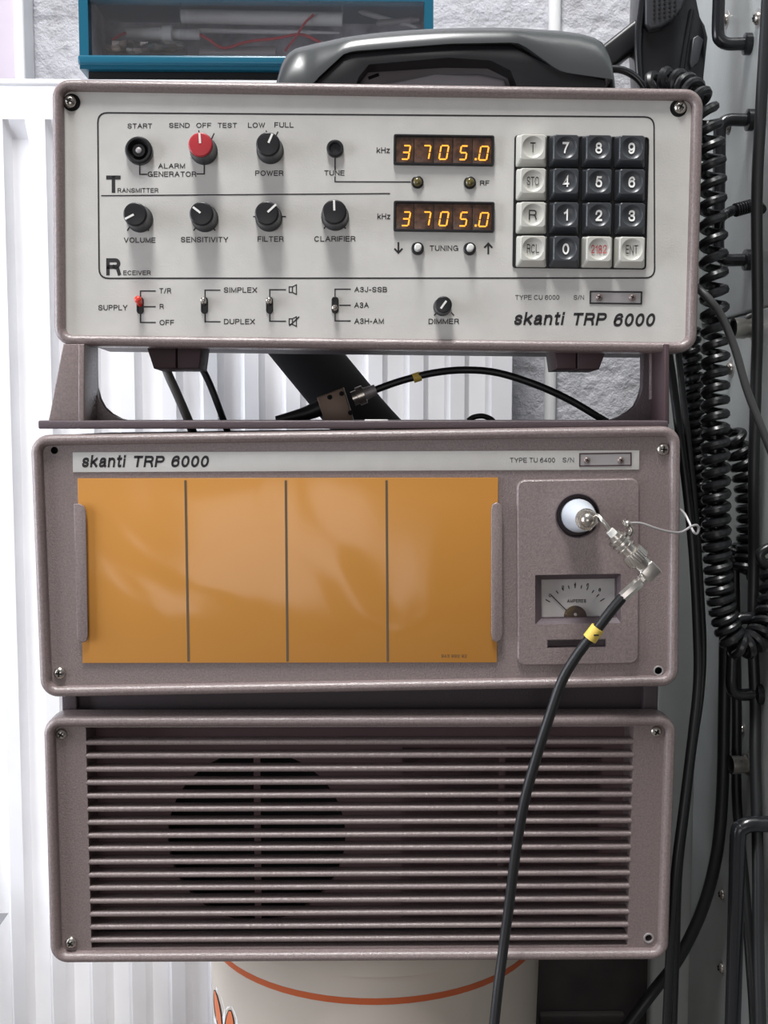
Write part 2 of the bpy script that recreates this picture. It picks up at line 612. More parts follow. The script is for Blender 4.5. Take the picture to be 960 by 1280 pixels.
def text_mesh(s, shear, bold, track):
    key = (s, shear, bold, track)
    if key in _txt:
        return _txt[key]
    t = .128 + bold * 2.6
    V, Fc = [], []
    x = 0.0
    for ch in s:
        if ch == ' ':
            x += .42
            continue
        g = GL[ch]
        w_ = g[0]
        for st in g[1:]:
            P = [Vector((q.x, q.y)) for q in spline([(a_, b_, 0) for a_, b_ in st[1]], 5)] if st[0] == 'c' else [Vector(q) for q in st]
            P = [Vector((x + t / 2 + p.x * w_, t / 2 + p.y * (1 - t))) for p in P]
            closed = (P[0] - P[-1]).length < 1e-5
            if closed:
                P = P[:-1]
            else:
                P[0] = P[0] + (P[0] - P[1]).normalized() * t * .46
                P[-1] = P[-1] + (P[-1] - P[-2]).normalized() * t * .46
            n = len(P)
            b0 = len(V)
            for i in range(n):
                a_ = P[i - 1] if (i > 0 or closed) else None
                b_ = P[(i + 1) % n] if (i < n - 1 or closed) else None
                t1 = (P[i] - a_).normalized() if a_ is not None else None
                t2 = (b_ - P[i]).normalized() if b_ is not None else None
                t1 = t1 if t1 is not None else t2
                t2 = t2 if t2 is not None else t1
                tt = t1 + t2
                if tt.length < 1e-4:
                    tt = t1
                nn = Vector((-tt.y, tt.x)).normalized()
                k = max(.45, nn.dot(Vector((-t1.y, t1.x))))
                V.append(P[i] + nn * t / 2 / k)
                V.append(P[i] - nn * t / 2 / k)
            for i in range(n if closed else n - 1):
                j = (i + 1) % n
                Fc.append([b0 + 2 * i, b0 + 2 * j, b0 + 2 * j + 1, b0 + 2 * i + 1])
        x += w_ + t + .16 * track
    V = [Vector((v.x + shear * v.y, v.y, 0)) for v in V]
    _txt[key] = (V, Fc)
    return _txt[key]


def text(mb, s, box, m, y=None, unit=None, shear=0.0, bold=0.012, track=1.12, fn=None, h=-0.001, lift=0.00012):
    """box = (x0,x1,ytop,ybottom) in photograph pixels on the unit's face"""
    vs, fs = text_mesh(s, shear, bold, track)
    x0 = min(v.x for v in vs); x1 = max(v.x for v in vs)
    z0, z1 = 0.0, 1.0
    a = unit.loc(box[0], (box[2] + box[3]) / 2, h)
    b = unit.loc(box[1], (box[2] + box[3]) / 2, h)
    zt = unit.loc((box[0] + box[1]) / 2, box[2], h).z
    zb = unit.loc((box[0] + box[1]) / 2, box[3], h).z
    mid = (a.z + b.z) / 2
    out = []
    for v in vs:
        u = (v.x - x0) / (x1 - x0)
        k = (v.y - z0) / (z1 - z0)
        X = a.x + (b.x - a.x) * u
        Z = zb + (zt - zb) * k + (a.z + (b.z - a.z) * u - mid)
        Y = -h - lift if fn is None else fn(X, Z)
        out.append((X, Y, Z))
    mb.mesh_pts(out, fs, m)


# ------------------------------------------------------------------ thing helpers


def thing(name, label, cat, loc=(0, 0, 0), rot=(0, 0, 0), group=None):
    o = bpy.data.objects.new(name, None)
    o.empty_display_size = 0.02
    COL.objects.link(o)
    o.location = loc
    o.rotation_euler = rot
    o['label'] = label
    o['category'] = cat
    if group:
        o['group'] = group
    return o


def tag(o, label, cat, group=None):
    o['label'] = label
    o['category'] = cat
    if group:
        o['group'] = group
    return o


def struct(o):
    o['kind'] = 'structure'
    return o


def lab(o, s):
    o['label'] = s
    return o


def unit_thing(U, name, label, cat):
    return thing(name, label, cat, U.M.translation, U.R)


def screw_shape(mb, p, ax, r, mm='chrome', cross=True, roll=0.5):
    ax = Vector(ax).normalized()
    prof = [(0, r), (r * 0.28, r), (r * 0.5, r * 0.86), (r * 0.68, r * 0.6), (r * 0.76, r * 0.3), (r * 0.78, 0)]
    mb.lathe(p, ax, prof, mm, 20)
    if cross:
        u = ax.orthogonal().normalized()
        v = ax.cross(u)
        R_ = Matrix((u, v, ax)).transposed().to_4x4()
        for k in (0, 1):
            mt = Matrix.Translation(Vector(p) + ax * r * 0.66) @ R_ @ Matrix.Rotation(roll + k * PI / 2, 4, 'Z')
            mb.obox(mt, (r * 1.05, r * 0.26, r * 0.30), 'void')


def bezel(mb, W, H, m, wid=0.0062, front=-0.0042, face=0.001, back=0.014, r=0.0105):
    """rounded bead frame around a unit's front"""
    cz = H / 2
    Ls = []

    def L(inset, y):
        Ls.append(rr3(0, cz, W - 2 * inset, H - 2 * inset, max(r - inset, 0.0035), y, 9))
    L(0.0004, back)
    L(0.0, back - 0.002)
    n = 9
    for i in range(n):
        a = PI * i / (n - 1)
        k = (1 - math.cos(a)) / 2
        y = front + (1 - math.sin(a)) * (0.0036)
        if i == n - 1:
            y = face + 0.001
        L(wid * k, y)
    L(wid, back)
    mb.loops(Ls, m, cyclic=True)


# ================================================================== THE SETTING
wall_y = 0.385
mb = MB()
mb.box((-1.6, wall_y, -0.62), (1.1, wall_y + 0.12, 1.3), 'brick')
struct(mb.build('wall_back', smooth=0))
mb = MB()
mb.box((-1.6, -1.4, -0.66), (1.1, wall_y + 0.12, -0.62), 'floor')
struct(mb.build('floor', smooth=0))

# ================================================================== RADIATOR
RY = 0.262
rad = thing('radiator', 'white fluted panel radiator on the brick wall behind the stacked radio units', 'radiator', (-0.2, RY + 0.05, -0.5))
zt = at(30, 98, RY).z
zb1 = at(30, 149, RY).z
zb2 = at(30, 171, RY).z
xr = at(640, 480, RY).x
x0 = at(3, 149, RY).x
PITCH = 0.0333
mb = MB()
cols = []
k = -18
xs = []
while x0 + k * PITCH < xr - 0.02:
    b = x0 + k * PITCH
    xs += [(b, 0), (b + 0.0045, 1), (b + 0.0175, 1), (b + 0.022, 0)]
    k += 1
xs = [(xs[0][0] - 0.01, 0)] + [q for q in xs if q[0] < xr - 0.008] + [(xr, 0)]
zs = [(zt - 0.004, 0, 0), (zb1, 0, 0), (zb2, 1, 0), (-0.47, 1, 0), (-0.49, 0, 0), (-0.53, 0, 0)]
grid = []
off = Vector((-0.2, RY + 0.05, -0.5))
for z, dd, _ in zs:
    grid.append([mb.bm.verts.new(Vector((x, RY + 0.0088 * d * dd, z)) - off) for x, d in xs])
fs = []
for a, b in zip(grid, grid[1:]):
    for i in range(len(a) - 1):
        fs.append(mb.bm.faces.new((a[i], b[i], b[i + 1], a[i + 1])))
mb._tag(fs, 'radiator')
bmesh.ops.bevel(mb.bm, geom=[e for e in mb.bm.edges if len(e.link_faces) == 2 and e.calc_face_angle(0) > 0.3 and abs((e.verts[0].co - e.verts[1].co).normalized().z) > 0.9], offset=0.0022, segments=3, affect='EDGES')
mb.build('front_panel', rad, 30)
mb = MB()
xl = xs[0][0]
mb.box(Vector((xl, RY + 0.012, -0.53)) - off, Vector((xr - 0.002, RY + 0.075, zt - 0.006)) - off, 'radiator', 0.003)
mb.build('rear_panel', rad)
mb = MB()
mb.box(Vector((xl, RY - 0.001, zt - 0.006)) - off, Vector((xr + 0.001, RY + 0.078, zt)) - off, 'radiator', 0.0025)
mb.build('top_cover', rad)

# pale board hung on the wall at upper left, with its white edge
brd = thing('wall_board', 'pale lilac board with a white edge strip on the wall above radiator, top left corner', 'board', (at(0, 60, wall_y - 0.03).x, wall_y - 0.03, zt))
o_ = Vector(brd.location)
bx1 = at(18, 50, wall_y - 0.03).x
bx2 = at(31, 50, wall_y - 0.03).x
mb = MB()
mb.box(Vector((bx1 - 0.35, wall_y - 0.026, zt + 0.0005)) - o_, Vector((bx1, wall_y - 0.001, zt + 0.45)) - o_, 'pinkboard', 0.001)
mb.build('board', brd)
mb = MB()
mb.box(Vector((bx1, wall_y - 0.032, zt + 0.0005)) - o_, Vector((bx2, wall_y - 0.001, zt + 0.45)) - o_, 'whitepaint', 0.002)
mb.build('edge_strip', brd)

# thin conduit on the wall, seen through the gap
mb = MB()
xa, xb = at(688, 480, wall_y - 0.008).x, 0
mb.tube([(xa, wall_y - 0.006, -0.6), (xa, wall_y - 0.006, 1.2)], 0.0055, 'whitepaint', 12, 2)
tag(mb.build('wall_conduit'), 'thin white painted conduit running up the brick wall beside radiator end', 'pipe')

# thick dark hose between the units and the radiator
mb = MB()
mb.tube([at(230, 255, 0.20), at(300, 340, 0.20), at(387, 447, 0.20), at(448, 521, 0.20), at(540, 630, 0.21), at(600, 780, 0.23)], 0.0225, 'hose', 24, 6)
tag(mb.build('drain_hose'), 'thick dark hose slanting down between white radiator and stacked units', 'hose')

# ================================================================== EQUIPMENT RACK (right)
X0 = 0.262
rack = thing('equipment_rack', 'grey metal equipment rack with screws and black handles at right edge', 'rack', (X0 + 0.05, 0.1, -0.62))
ro = Vector(rack.location)


def RB(name, a, b, m, bev=0.001):
    q = MB()
    q.box(Vector(a) - ro, Vector(b) - ro, m, bev)
    return q.build(name, rack)


zs1 = atx(925, 392, X0).z
RB('side_panel', (X0 + 0.008, -0.06, -0.62), (X0 + 0.30, wall_y - 0.002, 0.95), 'rack')
RB('module_panel', (X0, -0.06, zs1), (X0 + 0.0085, 0.235, 0.42), 'rack', 0.0015)
RB('module_panel', (X0, -0.06, 0.4215), (X0 + 0.0085, 0.235, 0.9), 'rack', 0.0015)
yl = atx(940, 800, X0).y
RB('mounting_rail', (X0 + 0.002, yl, -0.62), (X0 + 0.0085, 0.215, zs1 - 0.001), 'rack', 0.0015)
RB('module_panel', (X0 - 0.001, -0.06, -0.62), (X0 + 0.0085, yl - 0.001, zs1 - 0.001), 'rack', 0.0015)
# upright whose face looks into the room
q = MB()
q.box(Vector((X0 - 0.028, 0.216, -0.62)) - ro, Vector((X0 + 0.008, 0.232, 0.30)) - ro, 'rack', 0.004)
q.build('upright', rack)
for (px, py, s) in ((908, 25, .0042), (948, 23, .0042), (911, 158, .004), (907, 331, .004), (914, 461, .0045), (904, 1118, .0038), (903, 1210, .0038), (928, 912, .0035)):
    q = MB()
    p = atx(px, py, X0 + (0.002 if py > 400 else 0)) - ro
    q.lathe(p + Vector((0.001, 0, 0)), (-1, 0, 0), [(0, s * 1.55), (.0012, s * 1.5)], 'steel' if py not in (158, 331) else 'black', 20)
    screw_shape(q, p + Vector((-0.0002, 0, 0)), (-1, 0, 0), s)
    q.build('screw', rack)


def handle(M0, M1, out=0.022, r=0.0042):
    q = MB()
    M0, M1 = Vector(M0) - ro, Vector(M1) - ro
    dz = (M1 - M0).normalized()
    o1 = Vector((-out, 0, 0))
    c = 0.007
    pts = [M0, M0 + o1 * 0.35, M0 + o1 * 0.7, M0 + o1 * 0.92 + dz * c * 0.35, M0 + o1 + dz * c * 1.1, M0.lerp(M1, 0.3) + o1, M0.lerp(M1, 0.7) + o1, M1 + o1 - dz * c * 1.1, M1 + o1 * 0.92 - dz * c * 0.35, M1 + o1 * 0.7, M1 + o1 * 0.35, M1]
    q.tube(pts, r, 'blackgloss', 14, 4)
    for P in (M0, M1):
        q.lathe(P, (-1, 0, 0), [(0, r * 1.7), (.004, r * 1.7), (.005, r)], 'blackgloss', 18)
    return q.build('handle', rack)


h1 = atx(938, 55, X0)
handle(h1, h1 + Vector((0, 0, 0.10)))
handle(atx(941, 150, X0), atx(938, 325, X0))
h3 = atx(975, 1030, X0 - .001)
handle(h3, h3 + Vector((0, 0, -0.16)), 0.026, 0.005)
h4 = atx(952, 868, X0 - .001)
handle(h4, h4 + Vector((0, 0, 0.05)), 0.02, 0.004)
# chrome connectors on the rack face
for (px, py, L, r) in ((947, 411, .017, .0068), (938, 955, .014, .0062)):
    q = MB()
    p = atx(px, py, X0) - ro
    q.lathe(p, (-1, -0.1, 0), [(0, r * 1.2), (.003, r * 1.2), (.0035, r * .9), (L * .5, r * .9), (L * .55, r), (L, r), (L, r * .8, 'void'), (L - .002, r * .78, 'void')], 'chrome2', 20)
    lab(q.build('socket', rack), 'round chrome socket')
q = MB()
p0 = atx(985, 935, X0) - ro
q.box(p0 + Vector((-.004, -.01, -.0025)), p0 + Vector((0, .02, .0025)), 'chrome2', .0008)
q.build('latch', rack)

# ================================================================== BUCKET under the stack
BC = Vector((at(471, 1240, 0.0).x, 0.137, -0.62))
bk = thing('bucket', 'off-white round plastic bucket with orange ring standing under the lowest unit', 'bucket', BC)
R0 = 0.1195
ztop = -0.2465
mb = MB()
Hh = ztop + 0.62
mb.lathe((0, 0, 0), (0, 0, 1), [(0, R0 * .88), (0.004, R0 * .9), (Hh * .5, R0 * .955), (Hh - .014, R0), (Hh - .0135, R0 + .003), (Hh - .001, R0 + .003), (Hh, R0 + .001), (Hh, R0 - .006), (Hh - .02, R0 - .008)], 'bucket', 72)
mb.build('pail', bk)
mb = MB()
zr = -0.2795 + 0.62 + .002
for d in (0,):
    n = 72
    Ls = []
    for (dz, dr) in ((-.0021, 0), (-.0021, .0006), (.0021, .0006), (.0021, 0)):
        rad_ = R0 * (0.955 + (1 - 0.955) * ((zr + dz - Hh * .5) / (Hh * .5))) + dr
        Ls.append([(rad_ * math.cos(2 * PI * i / n), rad_ * math.sin(2 * PI * i / n), zr + dz) for i in range(n)])
    mb.loops(Ls, 'bandor', cyclic=True)
lab(mb.build('ring_band', bk), 'orange printed ring')
# printed brush strokes low on the bucket


def on_bucket(px, py, lift=.0004):
    d = ray(px, py)
    o = CAM - BC
    # intersect cylinder of mean radius
    rr_ = R0 * 0.985 + lift
    a = d.x ** 2 + d.y ** 2
    b = 2 * (o.x * d.x + o.y * d.y)
    c = o.x ** 2 + o.y ** 2 - rr_ ** 2
    t = (-b - math.sqrt(max(0, b * b - 4 * a * c))) / (2 * a)
    p = o + d * t
    k = (p.z - Hh * .5) / (Hh * .5)
    r_ = R0 * (0.955 + 0.045 * k) + lift
    s = r_ / math.hypot(p.x, p.y)
    return (p.x * s, p.y * s, p.z)


def stroke_poly(mb, pts, m, lift):
    vs = [on_bucket(x, y, lift) for x, y in pts]
    mb.mesh_pts(vs, [list(range(len(vs)))], m)


mb = MB()


def leafshape(cx, y0, y1, w_, lean):
    L = []
    n = 10
    for i in range(n):
        t = i / (n - 1)
        L.append((cx + lean * t - w_ * math.sin(PI * min(t * 1.1 + .03, 1)) ** .6, y0 + (y1 - y0) * t))
    for i in range(n):
        t = 1 - i / (n - 1)
        L.append((cx + lean * t + w_ * math.sin(PI * min(t * 1.1 + .03, 1)) ** .6, y0 + (y1 - y0) * t))
    return L


for (cx, y0, y1, w_, lean) in ((268, 1239, 1300, 3, 8), (287, 1264, 1325, 5.5, -3)):
    stroke_poly(mb, leafshape(cx, y0 - 6, y1, w_ + 6, lean), 'whitepaint', .0003)
    stroke_poly(mb, leafshape(cx, y0 - 1.5, y1, w_ + 1.6, lean), 'ink', .0005)
    stroke_poly(mb, leafshape(cx, y0, y1, w_, lean), 'print', .0007)
lab(mb.build('printed_strokes', bk, 0), 'orange brush strokes with dark outline')

# dark boards put in for shade and dark clutter behind the bucket
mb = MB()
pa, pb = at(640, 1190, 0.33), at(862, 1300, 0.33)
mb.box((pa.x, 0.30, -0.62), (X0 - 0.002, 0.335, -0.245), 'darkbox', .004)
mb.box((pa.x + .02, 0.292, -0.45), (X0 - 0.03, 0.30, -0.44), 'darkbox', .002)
tag(mb.build('shade_clutter_board'), 'dark board standing in for shade and clutter behind bucket, lower right', 'board')

# grey shelf end at lower left
mb = MB()
sp = at(11, 1141, 0.20)
mb.prism([(sp.x - .2, sp.z - .012), (sp.x - .2, sp.z), (sp.x, sp.z), (sp.x - .0085, sp.z - .012)], .12, .20, 'shelfgrey', .0006)
mb.prism([(sp.x - .2, -.62), (sp.x - .2, sp.z - .012), (sp.x - .016, sp.z - .012), (sp.x - .016, -.62)], .16, .19, 'shelfgrey', .0006)
tag(mb.build('side_table'), 'corner of a grey table jutting in at the left edge', 'table')

# ================================================================== CONTROL UNIT (top)
ccu = unit_thing(CU, 'radio_control_unit', 'cream-faced radio control unit with knobs, keypad and orange digits, top of the stack', 'radio')
W = CU.W
H = CU.H
FY = 0.001          # face plane
mb = MB()
mb.box((-W / 2 + .005, .0145, .005), (W / 2 - .005, .110, H - .005), 'taupe_dark', .003)
mb.build('housing', ccu)
mb = MB()
bezel(mb, W, H, 'taupe')
mb.build('bezel', ccu, 60)
mb = MB()
mb.loops([rr3(0, H / 2, W - .0118, H - .0118, .005, .004), rr3(0, H / 2, W - .0118, H - .0118, .005, FY)], 'cream')
mb.build('front_panel', ccu)


def L2(U, px, py, h=-0.001):
    p = U.loc(px, py, h)
    return (p.x, p.z)


PXM = m_per_px(0.014)
mb = MB()
LW = 1.5 * PXM
cl = lambda *pts: [L2(CU, *p) for p in pts]
IY = FY - .00014


def qs(pts, wpx=1.5, closed=False, m='ink'):
    mb.quadstrip(cl(*pts), wpx * PXM, IY, m, closed)


fr = qround(cl((122.2, 141), (817.5, 146.3), (818.3, 347.5), (124, 348)), 12 * PXM)
mb.quadstrip(fr, 1.9 * PXM, IY, 'ink', True)
qs([(126.6, 244.7), (300, 243.4), (487.5, 242)])
qs([(174.7, 205), (174.7, 218), (184, 218)])
qs([(245.6, 217.5), (255.3, 217.5), (255.3, 203)])
qs([(262, 178.5), (267.8, 166.5)], 1.3)
qs([(249, 168), (248.5, 163)], 1.3)
qs([(345, 170), (347.5, 164.5)], 1.3)
qs([(334, 167), (332.5, 163)], 1.3)
qs([(418.8, 192), (418.8, 213)], 1.6)
qs([(418.8, 220.5), (418.8, 227.2), (513.5, 227.5)], 1.5)
for cx, cy in ((172.5, 271), (255.5, 271), (418.5, 268.5)):
    for sx_ in (-1, 1):
        qs([(cx + sx_ * 10, cy + 12), (cx + sx_ * 13.5, cy + 17.5)], 1.6)
qs([(316.5, 270.8), (322, 270.8)])
qs([(351, 270.8), (357.5, 270.8)])
for sx_ in (-1, 1):
    qs([(555 + sx_ * 9, 390.5), (555 + sx_ * 12.5, 394.5)], 1.4)
# toggle brackets
qs([(175.6, 372), (175.6, 363.8), (194.7, 363.8)])
qs([(180, 383.4), (194.7, 383.4)])
qs([(175.6, 392), (175.6, 403.1), (194.7, 403.1)])
qs([(256.3, 373), (256.3, 362.8), (275.6, 362.8)])
qs([(256.3, 391), (256.3, 402.2), (275.6, 402.2)])
qs([(337.2, 373), (337.2, 362.2), (357.5, 362.2)])
qs([(337.2, 391), (337.2, 401.6), (357.5, 401.6)])
qs([(418.8, 373), (418.8, 361.6), (438.4, 361.6)])
qs([(424, 381.6), (438.4, 381.6)])
qs([(418.8, 391), (418.8, 401.2), (438.4, 401.2)])
# loudspeaker pictograms
for dy, mute in ((0, 0), (40, 1)):
    qs([(361.5, 358.5 + dy), (361.5, 365.5 + dy), (365.5, 365.5 + dy), (365.5, 358.5 + dy)], 1.3, True)
    qs([(365.5, 358.5 + dy), (370.5, 356 + dy), (370.5, 368 + dy), (365.5, 365.5 + dy)], 1.3)
    if mute:
        qs([(361.5, 407.5), (374, 396)], 1.5)
# tuning arrows
for cx, cy, d in ((498, 309.7, 1), (610.3, 310.8, -1)):
    qs([(cx, cy - 7 * d), (cx, cy + 5 * d)], 2.2)
    qs([(cx - 5, cy + 1 * d), (cx, cy + 6.4 * d), (cx + 5, cy + 1 * d)], 2.2)
lab(mb.build('printed_lines', ccu, 0), 'thin black frame and guide lines')

mb = MB()
T = lambda s, *b, **k: text(mb, s, b, 'ink', unit=CU, **k)
for s, b in (('START', (159.4, 190, 154.4, 160.8)), ('SEND', (211.3, 237.2, 153.6, 160)), ('OFF', (245.3, 264, 153.6, 160)), ('TEST', (272.2, 296, 153.6, 160)),
             ('ALARM', (197.5, 231.3, 204.4, 210.8)), ('GENERATOR', (184.6, 245.4, 214.4, 221.2)), ('LOW', (310, 331.3, 153.3, 159.8)), ('FULL', (343, 367, 152.8, 159.6)),
             ('POWER', (319, 354.4, 213.2, 220)), ('RANSMITTER', (147, 198, 235.2, 241)), ('TUNE', (405.3, 430.6, 213, 219.6)), ('VOLUME', (154.7, 194.4, 296.9, 303.6)),
             ('SENSITIVITY', (226, 285.3, 296.2, 303)), ('FILTER', (322, 354.7, 295.4, 302.4)), ('CLARIFIER', (392.8, 444.4, 295.2, 302.2)), ('ECEIVER', (154.2, 188.4, 338.2, 344)),
             ('SUPPLY', (122.8, 159.4, 381.2, 388)), ('T/R', (199.2, 214, 360.2, 367)), ('R', (199.6, 204.8, 380, 386.5)), ('OFF', (199.4, 217.6, 399.8, 406.6)),
             ('SIMPLEX', (279.7, 321.6, 359.2, 366)), ('DUPLEX', (280, 318.8, 398.6, 405.4)), ('A3J-SSB', (442.8, 483.8, 358.6, 365.4)), ('A3A', (442.8, 461, 378, 385)),
             ('A3H-AM', (442.8, 479.7, 398, 405)), ('DIMMER', (535.6, 573.8, 398.4, 405.2)), ('TUNING', (537.2, 572.8, 306.8, 313.8)), ('RF', (600, 611.6, 225.6, 232)),
             ('S/N', (717, 730, 368.9, 374.8))):
    T(s, *b, bold=0.004 if s == 'S/N' else 0.018)
T('TYPE CU 6000', 644, 699, 368.8, 374.8, bold=0.002)
T('kHz', 470.6, 487.8, 184.2, 191.6, bold=0.022)
T('kHz', 471.5, 488.4, 266.8, 274.2, bold=0.022)
T('T', 132.8, 150.8, 219.4, 241.3, bold=0.04)
T('R', 132.8, 151.6, 322.8, 344.4, bold=0.04)
lab(mb.build('printed_legends', ccu, 0), 'black printed control names')
mb = MB()
T('skanti', 642.7, 706.3, 389.8, 406.6, shear=0.22, bold=0.035, track=1.08)
T('TRP', 716.8, 758.5, 391, 407, shear=0.22, bold=0.035, track=1.08)
T('6000', 766.7, 819, 391.6, 408.4, shear=0.22, bold=0.033, track=1.08)
lab(mb.build('printed_name', ccu, 0), 'bold slanted black maker name and model')

# corner screws
for px, py in ((87.5, 127), (850.2, 134.2)):
    mb = MB()
    p = CU.loc(px + (2 if px < 400 else -2), py + 1, -0.0008)
    mb.lathe((p.x, FY + .0003, p.z), (0, -1, 0), [(0, .0050), (.0005, .0050)], 'void', 24)
    p = CU.loc(px, py, 0.0)
    screw_shape(mb, (p.x, FY - .0003, p.z), (0, -1, 0), .0036, roll=.3)
    mb.build('screw', ccu)

# start button
mb = MB()
p = CU.loc(173.4, 188, .002)
mb.lathe((p.x, FY, p.z), (0, -1, 0), [(0, .0078), (.0035, .0078), (.0043, .0070), (.0043, .0062), (.001, .0046, 'void'), (.001, .0040, 'void'), (.003, .0036, 'black'), (.003, .0018, 'black'), (.0036, .0016, 'steel'), (.004, .0006, 'steel')], 'black', 36)
mb.build('push_button', ccu)
# tune button
mb = MB()
p = CU.loc(418.8, 185.2, .002)
mb.lathe((p.x, FY, p.z), (0, -1, 0), [(0, .0049), (.003, .0049), (.0036, .0043), (.0036, .0034), (.0012, .0028, 'charcoal'), (.0014, .0004, 'charcoal')], 'black', 32)
mb.build('push_button', ccu)


def knob(px, py, r_px, h, cap, tipx, tipy, label, base=1.18, fromc=0.1):
    """px,py: centre of the cap as the camera sees it; tip: outer end of pointer line"""
    p = CU.loc(px, py, h - FY)
    r = r_px * m_per_px(0.014 - h)
    q = MB()
    q.lathe((0, 0, 0), (0, -1, 0), [(0, r * base), (.0012, r * base), (.002, r * (base - .05)), (h * .82, r * 1.03), (h * .90, r * 1.03)], 'charcoal', 48, flute=(.002, h * .83, .05))
    q.lathe((0, -h * .90, 0), (0, -1, 0), [(0, r), (h * .06, r), (h * .095, r * .93), (h * .10, r * .88), (h * .10, r * .01)], cap, 40)
    k = q.build('knob', ccu)
    k.location = (p.x, FY, p.z)
    lab(k, label)
    t = CU.loc(tipx, tipy, h - FY)
    d = Vector((t.x - p.x, 0, t.z - p.z))
    ln = d.length
    d.normalize()
    q = MB()
    a = d * (ln * fromc)
    b = d * ln
    wv = Vector((-d.z, 0, d.x)) * .00058
    y0, y1 = -h - .00025, -h + .0002
    rows = []
    for y in (y0, y1):
        rows.append([(a + wv) + Vector((0, y, 0)), (b + wv) + Vector((0, y, 0)), (b - wv) + Vector((0, y, 0)), (a - wv) + Vector((0, y, 0))])
    q.loops(rows, 'white_ink')
    q.build('pointer_line', k, 0)
    return k


knob(250.3, 180.5, 14.6, .0145, 'knobred', 249.3, 166.2, 'knob with red cap')
knob(335, 179.8, 14.4, .0145, 'black', 340.5, 167.2, 'black knob')
knob(168.4, 267.5, 14.2, .0145, 'black', 156.3, 273.8, 'black knob')
knob(251.6, 266.9, 14.4, .0145, 'black', 241.2, 258.8, 'black knob')
knob(333.4, 266.3, 14.4, .0145, 'black', 345, 255.6, 'black knob')
knob(418, 264.6, 14.8, .0145, 'black', 417.5, 250.2, 'black knob')
knob(554.6, 380.6, 10.2, .012, 'black', 551, 385.6, 'small black knob', 1.12, -0.9)

# lamps
for px, py in ((521.9, 227.2), (587.5, 227.8)):
    mb = MB()
    p = CU.loc(px, py, .001)
    mb.lathe((p.x, FY, p.z), (0, -1, 0), [(0, .0036), (.0012, .0036), (.0015, .0031), (.0014, .0026), (.0022, .0024, 'lens'), (.0029, .0015, 'lens'), (.0031, .0003, 'lens')], 'black', 28)
    mb.build('indicator_lamp', ccu)
# tuning push buttons
for px, py in ((522.2, 310), (587.5, 310.3)):
    mb = MB()
    p = CU.loc(px, py, .002)
    mb.lathe((p.x, FY, p.z), (0, -1, 0), [(0, .0037), (.0018, .0037), (.0022, .0033), (.0022, .0026), (.0012, .0024), (.0012, .0021), (.006, .0021, 'white'), (.0066, .0015, 'white'), (.0067, .0002, 'white')], 'black', 28)
    mb.build('push_button', ccu)
# toggles
for px, py, up, red in ((175.3, 382, .9, 1), (255.6, 381.8, 1, 0), (336.9, 381.8, 1, 0), (418.8, 381.6, -.75, 0)):
    p = CU.loc(px, py)
    q = MB()
    q.loops([rr3(0, 0, .0041, .0098, .002, .0006), rr3(0, 0, .0041, .0098, .002, -.0009), rr3(0, 0, .0036, .0093, .0018, -.0011), rr3(0, 0, .0028, .0082, .0014, -.0011), rr3(0, 0, .0026, .0080, .0013, -.0002)], 'black')
    k = q.build('toggle_switch', ccu)
    k.location = (p.x, FY, p.z)
    q = MB()
    L = .0085 if red else .0068
    d = Vector((0, -1, .36 * up)).normalized()
    r = .0022 if red else .00175
    q.lathe(Vector((0, .0002, .0008 * up)), d, [(0, r * .75), (L * .3, r * .8), (L * .72, r), (L * .9, r * .88), (L * .98, r * .5), (L, .0001)], 'togred' if red else 'chrome', 18)
    lab(q.build('lever', k), 'red lever' if red else 'nickel lever')

# displays
SEG = {'3': 'ABCDG', '7': 'ABC', '0': 'ABCDEF', '5': 'ACDFG'}


